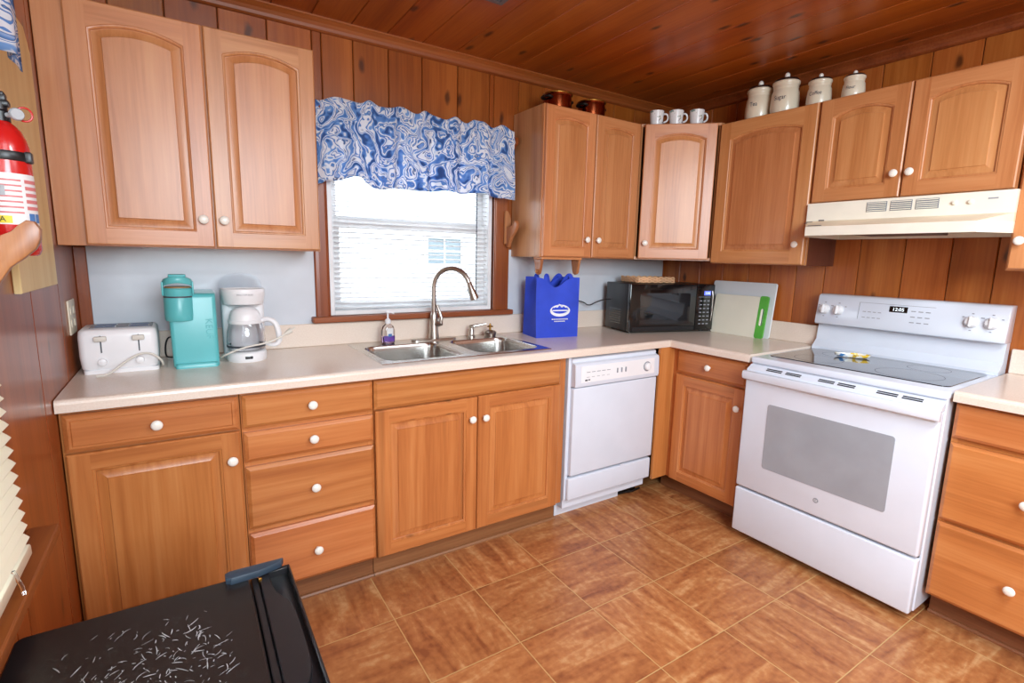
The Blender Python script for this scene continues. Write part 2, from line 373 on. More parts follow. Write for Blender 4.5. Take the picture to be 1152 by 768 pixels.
def tag(o, label, cat, group=None, kind=None):
    o['label'] = label; o['category'] = cat
    if group: o['group'] = group
    if kind: o['kind'] = kind
    return o
def thing(name, label, cat, loc=(0, 0, 0), rz=0.0, group=None):
    o = bpy.data.objects.new(name, None); o.empty_display_size = 0.05; C.objects.link(o)
    o.location = loc; o.rotation_euler = (0, 0, rz); return tag(o, label, cat, group)
def struct(o): o['kind'] = 'structure'; return o
def lettering(txt, size, parent, mat, name='lettering', loc=(0, 0, 0), rot=(PI/2, 0, 0), extrude=0.0006, align='CENTER', sx=1.0, label=None):
    cu = bpy.data.curves.new('tmp_text', 'FONT'); cu.body = txt; cu.size = size; cu.extrude = extrude; cu.align_x = align; cu.align_y = 'CENTER'
    o = bpy.data.objects.new('tmp_text', cu); C.objects.link(o)
    dg = bpy.context.evaluated_depsgraph_get(); me = bpy.data.meshes.new_from_object(o.evaluated_get(dg))
    bpy.data.objects.remove(o); bpy.data.curves.remove(cu)
    me.name = name; me.materials.clear(); me.materials.append(M[mat])
    r = bpy.data.objects.new(name, me); C.objects.link(r); r.parent = parent; r.location = loc; r.rotation_euler = rot; r.scale = (sx, 1, 1)
    if label: r['label'] = label
    return r
def T(x, y, z): return Matrix.Translation((x, y, z))
def RX(a): return Matrix.Rotation(a, 4, 'X')
def RY(a): return Matrix.Rotation(a, 4, 'Y')
def RZ(a): return Matrix.Rotation(a, 4, 'Z')
def rrect(x0, x1, y0, y1, r, n=5):
    out = []
    for cx, cy, a0 in ((x1-r, y1-r, 0), (x0+r, y1-r, PI/2), (x0+r, y0+r, PI), (x1-r, y0+r, 1.5*PI)):
        for k in range(n+1):
            a = a0+PI/2*k/n; out.append((cx+r*math.cos(a), cy+r*math.sin(a)))
    return out

# ------------------------------------------------------------------ room shell
def plank_wall(name, mat, mapf, edges, z0, z1, holes, thick=0.018, gmi=1):
    """vertical boards between edges (u coords); mapf(u, d, z) -> point, d = depth into the wall. holes = (u0,u1,z0,z1)"""
    mb = MB(); bm = mb.bm
    def slab(u0, u1, a, b):
        g = 0.0012
        lo = [[(u0+g, 0.004), (u0+g+0.003, 0.0), (u1-g-0.003, 0.0), (u1-g, 0.004), (u1-g, thick), (u0+g, thick)]]
        loops = [[mapf(u, d, z) for u, d in lo[0]] for z in (a, b)]
        mb.loft(loops, True, (True, True), 0)
    for u0, u1 in zip(edges, edges[1:]):
        parts = [(u0, u1, z0, z1)]
        for h in holes:
            nxt = []
            for (a, b, c, d) in parts:
                if b <= h[0] or a >= h[1] or d <= h[2] or c >= h[3]: nxt.append((a, b, c, d)); continue
                if a < h[0]: nxt.append((a, h[0], c, d))
                if b > h[1]: nxt.append((h[1], b, c, d))
                a2, b2 = max(a, h[0]), min(b, h[1])
                if c < h[2]: nxt.append((a2, b2, c, h[2]))
                if d > h[3]: nxt.append((a2, b2, h[3], d))
            parts = nxt
        for p in parts: slab(*p)
    # dark backing behind the grooves
    U0, U1 = edges[0], edges[-1]
    segs = [(U0, U1, z0, z1)]
    for h in holes:
        segs = [(U0, h[0], z0, z1), (h[1], U1, z0, z1), (h[0], h[1], z0, h[2]), (h[0], h[1], h[3], z1)]
    for (a, b, c, d) in segs:
        loops = [[mapf(u, dd, z) for u, dd in ((a, thick*0.7), (b, thick*0.7), (b, 0.1), (a, 0.1))] for z in (c, d)]
        mb.loft(loops, True, (True, True), 1)
    return struct(mb.build(name, [mat, 'gap'], smooth=0))
def edges_from(marks, lo, hi, step=0.18):
    e = sorted(x for x in marks if lo < x < hi)
    if not e: e = [lo+step]
    while e[0]-step > lo+0.05: e.insert(0, e[0]-step*random.choice((0.9, 1.0, 1.06)))
    while e[-1]+step < hi-0.05: e.append(e[-1]+step*random.choice((0.9, 1.0, 1.06)))
    return [lo]+e+[hi]
YF = -4.6
WX0, WX1, WZ0, WZ1 = -2.335, -1.438, 1.058, 1.96       # kitchen window opening
bm_ = [-3.09, -2.915, -2.735, -2.555, -2.375, -2.194, -2.026, -1.854, -1.657, -1.466, -1.278, -1.101, -0.92, -0.74, -0.56, -0.38, -0.2]
plank_wall('wall_back', 'pine_wall', lambda u, d, z: (u, d, z), edges_from(bm_, XL-0.1, 0.02), 0, CEIL, [(WX0, WX1, WZ0, WZ1)])
rm_ = [-0.14, -0.305, -0.478, -0.655, -0.79, -0.945, -1.098, -1.258, -1.452, -1.632, -1.79]
plank_wall('wall_right', 'pine_right', lambda u, d, z: RR(d, u, z), edges_from(rm_, YF, 0.02), 0, CEIL, [])
LW = (-2.25, -1.19, 0.75, 1.86)
plank_wall('wall_left', 'pine_left', lambda u, d, z: (XL-d, u, z), edges_from([-0.36, -0.72, -1.1, -1.45], YF, 0.02, 0.36), 0, CEIL, [LW])
mb = MB(); mb.box(XL-0.1, 0.15, YF-0.1, YF, 0, CEIL); struct(mb.build('wall_front', 'plaster', smooth=0))
mb = MB(); mb.box(XL-0.1, 0.15, YF-0.1, 0.1, -0.1, 0.0); struct(mb.build('floor', 'tile', smooth=0))
# ceiling of pine boards running away from the window wall
mb = MB(); x = XL-0.1; ce = [x]
marks = [-3.22, -3.05, -2.88, -2.71, -2.54, -2.38, -2.21, -2.045, -1.87, -1.69, -1.5, -1.33, -1.16, -0.99, -0.82, -0.65, -0.48, -0.31, -0.14]
ce = [XL-0.1]+marks+[0.16]
for a, b in zip(ce, ce[1:]):
    pr = [(a+0.001, CEIL+0.02), (a+0.001, CEIL+0.003), (a+0.0035, CEIL), (b-0.0035, CEIL), (b-0.001, CEIL+0.003), (b-0.001, CEIL+0.02)]
    mb.prism(pr, YF-0.1, 0.1, 'Y')
mb.box(XL-0.1, 0.16, YF-0.1, 0.1, CEIL+0.014, CEIL+0.1, mi=1)
struct(mb.build('ceiling', ['pine_ceiling', 'gap'], smooth=0))
# crown mouldings
def crown(depth_sign=1):
    return [(0, CEIL), (-0.045, CEIL), (-0.045, CEIL-0.006), (-0.036, CEIL-0.012), (-0.026, CEIL-0.02), (-0.018, CEIL-0.032), (-0.015, CEIL-0.044), (-0.008, CEIL-0.05), (0, CEIL-0.052)]
mb = MB(); mb.prism(crown(), XL, -0.01, 'X'); struct(mb.build('trim_1', 'trim_x', smooth=0))
mb = MB(); mb.prism(crown(), 0.0, -YF, 'X', mat=Matrix.Rotation(RROT, 4, 'Z')); struct(mb.build('trim_2', 'trim_x', smooth=0))
mb = MB(); mb.prism([(-p[0], p[1]) for p in crown()], YF, -0.33, 'Y', mat=T(XL, 0, 0)); struct(mb.build('trim_3', 'trim_y', smooth=0))
# corner trim strip on the back wall, left
mb = MB(); mb.box(XL, XL+0.038, -0.018, 0, CT+0.005, 1.36, 0.003); struct(mb.build('trim_4', 'trim_z', smooth=0))
# pale laminate panels behind the counter
mb = MB(); mb.box(XL+0.038, -2.402, -0.006, 0, 1.0, 1.40, 0.001); struct(mb.build('trim_5', 'splash', smooth=0))
mb = MB(); mb.box(-1.33, -0.02, -0.006, 0, 1.0, 1.40, 0.001); struct(mb.build('trim_6', 'splash', smooth=0))

# ------------------------------------------------------------------ kitchen window
mb = MB()
# white sashes in the opening
def frame(mb, x0, x1, z0, z1, y0, y1, wd, mi=0):
    mb.box(x0, x0+wd, y0, y1, z0, z1, 0.002, 1, mi); mb.box(x1-wd, x1, y0, y1, z0, z1, 0.002, 1, mi)
    mb.box(x0+wd, x1-wd, y0, y1, z0, z0+wd, 0.002, 1, mi); mb.box(x0+wd, x1-wd, y0, y1, z1-wd, z1, 0.002, 1, mi)
frame(mb, WX0+0.001, WX1-0.001, WZ0+0.001, WZ1-0.001, 0.0, 0.1, 0.022)
win = struct(mb.build('window_1', 'white_paint', smooth=0))
mb = MB(); frame(mb, WX0+0.022, WX1-0.022, WZ0+0.022, 1.525, 0.05, 0.075, 0.045); mb.build('lower_sash', 'white_paint', win, 0)
mb = MB(); frame(mb, WX0+0.022, WX1-0.022, 1.50, WZ1-0.022, 0.076, 0.099, 0.04); mb.build('upper_sash', 'white_paint', win, 0)
mb = MB(); mb.box(WX0+0.06, WX1-0.06, 0.06, 0.064, WZ0+0.06, 1.485); mb.build('lower_pane', 'pane', win, 0)
mb = MB(); mb.box(WX0+0.055, WX1-0.055, 0.086, 0.09, 1.535, WZ1-0.055); mb.build('upper_pane', 'pane', win, 0)
def casing_prof(w): return [(0, 0), (0, -0.012), (0.006, -0.016), (0.02, -0.018), (w-0.014, -0.018), (w-0.006, -0.014), (w, -0.010), (w, 0)]
mb = MB(); mb.prism(casing_prof(0.068), WZ0, 2.03, 'Z', mat=T(-2.402, 0, 0)); mb.build('casing', 'trim_z', win, 0)
mb = MB(); mb.prism([(0.105-p[0], p[1]) for p in casing_prof(0.105)], WZ0, 2.03, 'Z', mat=T(WX1+0.002, 0, 0)); mb.box(-1.436, -1.425, -0.021, 0, WZ0, 1.96, 0.002); mb.build('casing', 'trim_z', win, 0)
mb = MB(); mb.box(WX0, WX1+0.002, -0.018, 0, 1.955, 2.03, 0.003); mb.build('head_casing', 'trim_x', win, 0)
mb = MB(); mb.box(-2.424, -1.318, -0.055, 0.0, WZ0-0.028, WZ0, 0.006, 3); mb.build('sill', 'trim_x', win, 0)

bl = thing('window_blind', 'white mini blind hanging in the kitchen window behind the faucet', 'blind', (WX0+0.03, 0, WZ0))
mb = MB(); W_ = WX1-WX0-0.06
k = 0; z = 0.036
while z < WZ1-WZ0-0.07:
    a = 0.3
    pr = []
    for q in range(5):
        u = -0.0125+0.025*q/4; h = 0.0018*(1-(u/0.0125)**2); pr.append((0.014+u*math.cos(a), z+h-u*math.sin(a)*-1))
    lo = [[(xx, p[0], p[1]) for p in pr]+[(xx, p[0], p[1]-0.0006) for p in reversed(pr)] for xx in (0, W_)]
    mb.loft(lo); z += 0.0242; k += 1
mb.build('slats', 'blind_white', bl)
mb = MB(); mb.box(0, W_, 0.003, 0.025, 0.004, 0.02, 0.003); mb.build('bottom_rail', 'blind_white', bl)
mb = MB(); mb.box(0, W_, 0.002, 0.03, WZ1-WZ0-0.055, WZ1-WZ0-0.025, 0.003); mb.build('head_rail', 'blind_white', bl)
for xx in (0.07, W_*0.5):
    mb = MB(); mb.tube([(xx, 0.0, 0.02), (xx, 0.0, WZ1-WZ0-0.05)], 0.0008, 6); mb.build('ladder_cord', 'blind_white', bl)
mb = MB(); mb.tube([(W_-0.07, -0.002, 0.10), (W_-0.07, -0.002, WZ1-WZ0-0.05)], 0.0028, 6)
for kk in range(28): mb.ball((W_-0.07, -0.002, 0.1+kk*0.024), 0.0045, seg=8)
mb.build('lift_cord', 'cord_grey', bl)

# neighbour's house seen through the blind
nh = thing('neighbor_house', 'white sided neighbouring house seen through the kitchen window blind', 'house', (-3.5, 5.05, -0.6))
mb = MB()
for i in range(20): mb.prism([(0.0, i*0.2), (-0.02, i*0.2), (0.0, i*0.2+0.2)], 0, 8.0, 'X')
mb.box(0, 8.0, 0.0, 3.0, 0, 4.0); mb.build('siding', 'siding', nh, 0)
mb = MB(); mb.prism([(-0.4, 3.9), (1.5, 5.1), (3.4, 3.9)], -0.2, 8.2, 'X'); mb.build('roof', 'grey_print', nh, 0)
mb = MB(); frame(mb, 3.78, 4.46, 1.78, 2.28, -0.07, -0.02, 0.05); hw = mb.build('window', 'white_paint', nh, 0)
mb = MB(); mb.box(3.83, 4.41, -0.045, -0.03, 1.83, 2.23); mb.box(3.83, 4.41, -0.05, -0.03, 2.02, 2.045, mi=1); mb.box(4.11, 4.13, -0.05, -0.03, 1.83, 2.23, mi=1); mb.build('pane', ['outside_pane', 'white_paint'], hw, 0)
mb = MB(); mb.box(-14, 12, 0.3, 12, -0.75, -0.62); g_ = struct(mb.build('trim_9', 'plaster', smooth=0)); g_.name = 'ground'

# ------------------------------------------------------------------ valances
def valance(name, label, loc, rz, tops, bots, folds, seed, yb=-0.088, group=None):
    rnd = random.Random(seed)
    o = thing(name, label, 'valance', loc, rz, group)
    L = tops[-1][0]; nu, nv = 260, 26
    def ip(tab, x):
        for (a, va), (b, vb) in zip(tab, tab[1:]):
            if x <= b: 
                q = (x-a)/(b-a) if b > a else 0; q = q*q*(3-2*q); return va+(vb-va)*q
        return tab[-1][1]
    ph = [rnd.uniform(0, 6.28) for _ in range(6)]
    verts = []; uv = []
    for j in range(nv+1):
        v = j/nv; row = []
        for i in range(nu+1):
            x = L*i/nu
            fold = (math.sin(x*folds+ph[0]+0.8*math.sin(x*7+ph[1]))*0.6+math.sin(x*folds*1.9+ph[2])*0.3+math.sin(x*folds*0.45+ph[3])*0.5)
            ruf = math.sin(x*70+ph[4]+math.sin(x*23+ph[5]))
            zt = ip(tops, x)+0.009*math.sin(x*44+ph[1])+0.005*ruf; zb = ip(bots, x)+0.004*math.sin(x*30+ph[2])
            z = zt+(zb-zt)*v
            amp = 0.010+0.020*min(1, v*1.3)
            y = yb-amp*fold
            if v < 0.16: y += 0.006*ruf*(1-v/0.16)
            y -= 0.010*math.exp(-((v-0.15)/0.035)**2)   # rod pocket
            y = min(y, -0.064)
            row.append((x, y, z)); 
        verts.append(row)
    me = bpy.data.meshes.new('cloth'); bm = bmesh.new(); uvl = bm.loops.layers.uv.new('UVMap')
    B = [[bm.verts.new(p) for p in r] for r in verts]
    for j in range(nv):
        for i in range(nu):
            f = bm.faces.new((B[j][i], B[j+1][i], B[j+1][i+1], B[j][i+1]))
            for lp, (jj, ii) in zip(f.loops, ((j, i), (j+1, i), (j+1, i+1), (j, i+1))): lp[uvl].uv = (L*ii/nu*1.25, 0.4*(1-jj/nv)+seed)
            f.smooth = True
    bm.to_mesh(me); bm.free(); me.materials.append(M['cloth'])
    c = bpy.data.objects.new('cloth', me); C.objects.link(c); c.parent = o
    sm = c.modifiers.new('thick', 'SOLIDIFY'); sm.thickness = 0.0015
    return o, L
X0 = -2.39
tops = [(x-X0, z) for x, z in ((-2.39, 2.018), (-2.376, 2.02), (-2.3, 2.035), (-2.087, 2.036), (-1.987, 2.041), (-1.76, 2.032), (-1.599, 2.043), (-1.368, 2.034))]
bots = [(x-X0, z) for x, z in ((-2.39, 1.655), (-2.378, 1.660), (-2.343, 1.682), (-2.215, 1.702), (-2.15, 1.665), (-1.857, 1.672), (-1.689, 1.679), (-1.519, 1.687), (-1.43, 1.672), (-1.368, 1.660))]
va, L = valance('valance', 'blue and white printed valance gathered over the kitchen window above the sink', (X0, 0, 0), 0, tops, bots, 38, 3)
mb = MB(); mb.tube([(0.0, -0.05, 1.985), (L+0.03, -0.05, 1.985)], 0.008, 12); mb.build('curtain_rod', 'trim_x', va)
for xx in (0.004, L+0.02):
    mb = MB()
    pr = [(-0.02, 1.89), (-0.03, 1.92), (-0.05, 1.935), (-0.062, 1.955), (-0.085, 1.965), (-0.092, 1.985), (-0.085, 2.0), (-0.05, 2.01), (-0.02, 2.02)]
    mb.prism(pr, xx, xx+0.018, 'X', 0.003); mb.box(xx-0.012, xx+0.03, -0.032, -0.0185, 1.87, 2.03, 0.004)
    mb.build('rod_bracket', 'trim_z', va)

# ------------------------------------------------------------------ cabinets
def knob_mesh(parent, x, y, z, ax='-Y', s=1.0):
    mb = MB()
    prof = [(0.0075, 0), (0.0065, 0.006), (0.007, 0.011), (0.0135, 0.015), (0.0165, 0.019), (0.0165, 0.0225), (0.013, 0.0262), (0.006, 0.0282), (0.0006, 0.0286)]
    mb.lathe([(r*s, h*s) for r, h in prof], 24, mat=T(x, y, z) @ RX(PI/2))
    return mb.build('knob', 'knob', parent, 50)
def outline(x0, x1, z0, z1, i, arch, N=14):
    """opening outline inset by i; arched top when arch>0; starts lower left, counter-clockwise"""
    pts = [(x0+i, z0+i), (x1-i, z0+i)]
    if arch <= 0:
        pts += [(x1-i, z1-i), (x0+i, z1-i)]; return pts
    hw = (x1-x0)/2; cx = (x0+x1)/2; Rr = (hw*hw+arch*arch)/(2*arch); cz = z1-Rr
    for k in range(N+1):
        xx = (x1-i)+((x0+i)-(x1-i))*k/N
        pts.append((xx, cz+math.sqrt((Rr-i)**2-(xx-cx)**2)))
    return pts
def door(parent, w, h, x, z, y, mv, mh, arch=0.0, knob=None, name='door', fw=0.056, th=0.02):
    """framed door whose back is at local y and front at y-th; lower left corner at (x, z)"""
    mb = MB(); e = 0.005; yf = y-th
    ox0, ox1, oz0, oz1 = x+fw, x+w-fw, z+fw, z+h-fw*0.95
    N = 14
    top = outline(ox0, ox1, oz0, oz1, 0, arch, N)
    def face(pts, mi):
        b = bmesh.new(); b.faces.new([b.verts.new((p[0], yf, p[1])) for p in pts]); mb.add(b, mi)
    X0_, X1_, Z0_, Z1_ = x+e, x+w-e, z+e, z+h-e
    zs = top[2][1]; 
    face([(X0_, Z0_), (ox0, Z0_), (ox0, Z1_), (X0_, Z1_)], 0); face([(ox1, Z0_), (X1_, Z0_), (X1_, Z1_), (ox1, Z1_)], 0)
    face([(ox0, Z0_), (ox1, Z0_), (ox1, oz0), (ox0, oz0)], 1)
    tp = top[2:]
    for a, b in zip(tp, tp[1:]): face([(b[0], b[1]), (a[0], a[1]), (a[0], Z1_), (b[0], Z1_)], 1)
    # outer edges
    l1 = [(X0_, yf, Z0_), (X1_, yf, Z0_), (X1_, yf, Z1_), (X0_, yf, Z1_)]
    l2 = [(x+0.001, yf+0.003, z+0.001), (x+w-0.001, yf+0.003, z+0.001), (x+w-0.001, yf+0.003, z+h-0.001), (x+0.001, yf+0.003, z+h-0.001)]
    l3 = [(x, yf+0.006, z), (x+w, yf+0.006, z), (x+w, yf+0.006, z+h), (x, yf+0.006, z+h)]
    l4 = [(x, y, z), (x+w, y, z), (x+w, y, z+h), (x, y, z+h)]
    mb.loft([l1, l2, l3, l4], True, (False, True), 0)
    # inner moulding
    def lp(i, d): return [(p[0], yf+d, p[1]) for p in outline(ox0, ox1, oz0, oz1, i, arch, N)]
    mb.loft([lp(0, 0), lp(0.002, 0.0025), lp(0.006, 0.0035), lp(0.009, 0.006), lp(0.0095, 0.012)], True, (False, False), 0)
    d = mb.build(name, [mv, mh], parent, 30)
    mb = MB()
    mb.loft([lp(0.009, 0.0135), lp(0.0095, 0.0115), lp(0.013, 0.0115), lp(0.036, 0.004), lp(0.0375, 0.001), lp(0.039, 0.001)], True, (True, True), 0)
    mb.build('panel', mv, d, 20)
    if knob: knob_mesh(d, knob[0], yf, knob[1])
    return d
def drawer(parent, w, h, x, z, y, mh, knob=True, name='drawer', th=0.02, groove=False):
    mb = MB(); yf = y-th; c = 0.010
    def lp(i, d): return [(x+i, yf+d, z+i), (x+w-i, yf+d, z+i), (x+w-i, yf+d, z+h-i), (x+i, yf+d, z+h-i)]
    loops = [lp(0, th), lp(0, 0.008), lp(0.003, 0.006), lp(c, 0.001), lp(c+0.002, 0)]
    if groove: loops += [lp(0.018, 0.0), lp(0.019, 0.002), lp(0.021, 0.0)]
    mb.loft(loops, True, (True, True)); d = mb.build(name, mh, parent, 20)
    if knob: knob_mesh(d, x+w/2, yf, z+h/2)
    return d
def carcass(root, w, d, z0, z1, mv, mside, stiles, rails, top=True, name='carcass', extra_left=0.0):
    """box open at the front plus a face frame; front of the face frame at y=-d"""
    mb = MB(); t_ = 0.016
    mb.box(0, t_, -d+0.018, 0, z0, z1, mi=0); mb.box(w-t_, w, -d+0.018, 0, z0, z1, mi=0)
    mb.box(t_, w-t_, -d+0.018, 0, z0+0.012, z0+0.012+t_, mi=0); mb.box(t_, w-t_, -0.008, 0, z0+0.03, z1-0.02, mi=0)
    if top: mb.box(t_, w-t_, -d+0.018, -0.008, z1-t_, z1, mi=0)
    mb.build(name, mside, root, 0)
    mb = MB()
    for a, b in stiles: mb.box(a, b, -d, -d+0.018, z0, z1, 0.0012, 1, 0)
    for a, b, c, e in rails: mb.box(a, b, -d+0.0005, -d+0.018, c, e, 0.0008, 1, 1)
    mb.build('face_frame', [mv, 'oak2_h' if mv == 'oak2_v' else 'oak_h'], root, 0)

ZD0, ZD1, ZDT, ZDR = 0.108, 0.741, 0.747, 0.864     # lower doors and drawers
BD = 0.5922                                            # base cabinet depth to the face frame
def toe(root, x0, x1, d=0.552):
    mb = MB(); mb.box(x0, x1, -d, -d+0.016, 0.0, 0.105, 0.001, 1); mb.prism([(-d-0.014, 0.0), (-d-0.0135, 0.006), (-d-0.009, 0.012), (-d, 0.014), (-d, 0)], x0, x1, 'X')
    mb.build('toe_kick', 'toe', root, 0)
# left base cabinet
bx = XL+0.002; w_ = -2.789-bx
cb = thing('base_cabinet', 'wooden base cabinet with one drawer and one wide door, next to the left wall', 'cabinet', (bx, -0.001, 0))
carcass(cb, w_, BD, 0.105, 0.8785, 'oak2_v', 'oak2_v', [(0, 0.03), (w_-0.02, w_)], [(0.03, w_-0.02, 0.105, 0.14), (0.03, w_-0.02, 0.73, 0.76), (0.03, w_-0.02, 0.85, 0.8785)])
x0 = -3.2545-bx; dw_ = -2.7945+3.2545
drawer(cb, dw_, ZDR-ZDT, x0, ZDT, -BD, 'oak2_h', groove=True)
door(cb, dw_, ZD1-ZD0, x0, ZD0, -BD, 'oak2_v', 'oak2_h', 0, (x0+dw_-0.027, 0.643))
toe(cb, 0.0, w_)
# drawer bank
bx = -2.787; w_ = 2.787-2.323
cb = thing('drawer_cabinet', 'wooden base cabinet with a stack of four drawers, left of the sink cabinet', 'cabinet', (bx, -0.001, 0))
carcass(cb, w_, BD, 0.105, 0.8785, 'oak2_v', 'oak2_v', [(0, 0.02), (w_-0.02, w_)], [(0.02, w_-0.02, 0.105, 0.13), (0.02, w_-0.02, 0.34, 0.36), (0.02, w_-0.02, 0.59, 0.62), (0.02, w_-0.02, 0.725, 0.755), (0.02, w_-0.02, 0.85, 0.8785)])
for a, b in ((ZDT, ZDR), (0.622, 0.729), (0.367, 0.602), (0.112, 0.347)): drawer(cb, 0.456, b-a, 0.005, a, -BD, 'oak2_h')
toe(cb, 0.0, w_)
# sink cabinet
bx = -2.321; w_ = 2.321-1.348
cb = thing('sink_cabinet', 'wooden two door cabinet under the sink beside the dishwasher', 'cabinet', (bx, -0.001, 0))
carcass(cb, w_, BD, 0.105, 0.8785, 'oak2_v', 'oak2_v', [(0, 0.02), (w_-0.05, w_)], [(0.02, w_-0.05, 0.105, 0.13), (0.02, w_-0.05, 0.73, 0.76), (0.02, w_-0.05, 0.85, 0.8785)], top=False)
drawer(cb, 0.93, ZDR-ZDT, 0.0, ZDT, -BD, 'oak2_h', knob=False, name='false_front')
door(cb, 0.462, ZD1-ZD0, 0.002, ZD0, -BD, 'oak2_streaked', 'oak2_h', 0, (0.432, 0.646))
door(cb, 0.462, ZD1-ZD0+0.003, 0.468, ZD0, -BD, 'oak2_v', 'oak2_h', 0, (0.499, 0.644))
toe(cb, 0.0, w_-0.01)
# corner base cabinet on the right run (blind corner with filler towards the dishwasher)
y0 = -0.64; w_ = 1.103-0.64
cb = thing('corner_base_cabinet', 'wooden base cabinet with one small drawer and one door between dishwasher and stove', 'cabinet', RR(-0.001, y0), RROT)
carcass(cb, w_, 0.598, 0.105, 0.8785, 'oak2_v', 'oak2_v', [(-0.028, 0.024), (w_-0.02, w_)], [(0.024, w_-0.02, 0.105, 0.13), (0.024, w_-0.02, 0.73, 0.755), (0.024, w_-0.02, 0.85, 0.8785)])
drawer(cb, 0.423, ZDR-0.742, 0.022, 0.742, -0.598, 'oak2_h')
door(cb, 0.423, 0.73-ZD0, 0.022, ZD0, -0.598, 'oak2_v', 'oak2_h', 0, (0.418, 0.628))
mb = MB(); mb.box(-0.028, -0.012, -0.718, -0.598, 0.105, 0.8785, 0.001, 1); mb.build('corner_filler', 'oak2_v', cb, 0)
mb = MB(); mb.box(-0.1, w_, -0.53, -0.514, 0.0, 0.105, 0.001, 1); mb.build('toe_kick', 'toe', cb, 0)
# drawer bank right of the stove
y0 = -1.893; w_ = 0.46
cb = thing('drawer_cabinet', 'wooden base cabinet with three deep drawers at the right of the stove', 'cabinet', RR(-0.001, y0), RROT)
carcass(cb, w_, 0.592, 0.105, 0.8785, 'oak2_v', 'oak2_v', [(0, 0.02), (w_-0.02, w_)], [(0.02, w_-0.02, 0.105, 0.13), (0.02, w_-0.02, 0.41, 0.43), (0.02, w_-0.02, 0.72, 0.75), (0.02, w_-0.02, 0.85, 0.8785)])
drawer(cb, 0.452, ZDR-0.742, 0.004, 0.742, -0.592, 'oak2_h', knob=False)
drawer(cb, 0.452, 0.722-0.424, 0.004, 0.424, -0.592, 'oak2_h'); drawer(cb, 0.452, 0.412-0.112, 0.004, 0.112, -0.592, 'oak2_h')
toe(cb, 0.0, w_, 0.52)

# wall cabinets
UB, UT = 1.366, 2.132; FD = UD-0.02
# left unit
bx = XL+0.002; w_ = -2.434-bx
cb = thing('wall_cabinet', 'wooden two door wall cabinet above the toaster, left of the window', 'cabinet', (bx, -0.007, 0))
carcass(cb, w_, FD-0.007, UB-0.004, UT+0.004, 'oak_v', 'oak_side', [(0, 0.085), (w_/2+0.02, w_/2+0.06), (w_-0.03, w_)], [(0.085, w_-0.03, UB-0.004, UB+0.02), (0.085, w_-0.03, UT-0.02, UT+0.004)])
door(cb, 0.374, UT-UB, -3.186-bx, UB, -FD+0.007, 'oak_v', 'oak_h', 0.030, (-2.845-bx, 1.466))
door(cb, 0.371, UT-UB, -2.808-bx, UB, -FD+0.007, 'oak_v', 'oak_h', 0.030, (-2.779-bx, 1.466))
# unit right of the window
bx = -1.312; w_ = 1.312-0.621
cb = thing('wall_cabinet', 'wooden wall cabinet with two narrow doors, right of the window above the blue bag', 'cabinet', (bx, -0.007, 0))
carcass(cb, w_, FD-0.007, UB-0.004, UT+0.004, 'oak_v', 'oak_side', [(0, 0.03), (w_/2-0.02, w_/2+0.02), (w_-0.03, w_)], [(0.03, w_-0.03, UB-0.004, UB+0.02), (0.03, w_-0.03, UT-0.02, UT+0.004)])
door(cb, 0.335, UT-UB, 0.004, UB, -FD+0.007, 'oak_v', 'oak_h', 0.02, (-1.017-bx, 1.462), fw=0.05)
door(cb, 0.335, UT-UB, 0.345, UB, -FD+0.007, 'oak_v', 'oak_h', 0.02, (-0.935-bx, 1.462), fw=0.05)
# diagonal corner unit
A_ = Vector((-0.617, -0.313)); B_ = Vector(RR(-0.313, -0.592)[:2])
cb = thing('corner_wall_cabinet', 'wooden corner wall cabinet with a single diagonal door above the microwave', 'cabinet', (A_.x, A_.y, 0), math.atan2((B_-A_).y, (B_-A_).x))
w_ = (B_-A_).length
mb = MB(); inv = Matrix.Rotation(-cb.rotation_euler[2], 4, 'Z')
def L2(p): v = inv @ Vector((p[0]-A_.x, p[1]-A_.y, 0)); return (v.x, v.y)
pl = [L2(p) for p in ((-0.617, -0.007), (-0.617, -0.30), (-0.6, -0.31), RR(-0.311, -0.58)[:2], RR(-0.30, -0.593)[:2], RR(-0.001, -0.593)[:2], (-0.002, -0.007))]
mb.prism(pl, UB-0.004, UB+0.012, 'Z'); mb.prism(pl, UT-0.012, UT+0.004, 'Z')
for a, b in ((0, 1), (4, 5), (5, 6), (6, 0)):
    p, q = Vector(pl[a]), Vector(pl[b]); n = Vector((-(q-p).y, (q-p).x)).normalized()*0.012
    mb.prism([tuple(p), tuple(q), tuple(q+n), tuple(p+n)], UB+0.012, UT-0.012, 'Z')
mb.build('carcass', 'oak_side', cb, 0)
mb = MB(); mb.box(0.012, 0.05, -0.002, 0.014, UB, UT); mb.box(w_-0.05, w_-0.012, -0.002, 0.014, UB, UT); mb.box(0.05, w_-0.05, -0.0015, 0.014, UB, UB+0.03, mi=1); mb.box(0.05, w_-0.05, -0.0015, 0.014, UT-0.03, UT, mi=1)
mb.build('face_frame', ['oak_v', 'oak_h'], cb, 0)
door(cb, w_-0.02, UT-UB-0.004, 0.01, UB+0.002, -0.002, 'oak_v', 'oak_h', 0.030, (0.045, 1.458), th=0.016)
# right run unit
UBR, UTR = 1.352, 2.122
y0 = -0.598; w_ = 1.138-0.598
cb = thing('wall_cabinet', 'wooden single door wall cabinet between the corner cabinet and the range hood', 'cabinet', RR(-0.001, y0), RROT)
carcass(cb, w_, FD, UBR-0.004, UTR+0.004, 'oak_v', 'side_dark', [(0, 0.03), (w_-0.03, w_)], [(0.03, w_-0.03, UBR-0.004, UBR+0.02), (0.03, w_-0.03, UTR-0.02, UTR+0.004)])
door(cb, w_-0.01, UTR-UBR, 0.004, UBR, -FD, 'oak_v', 'oak_h', 0.030, (1.095-0.598, 1.452), fw=0.066)
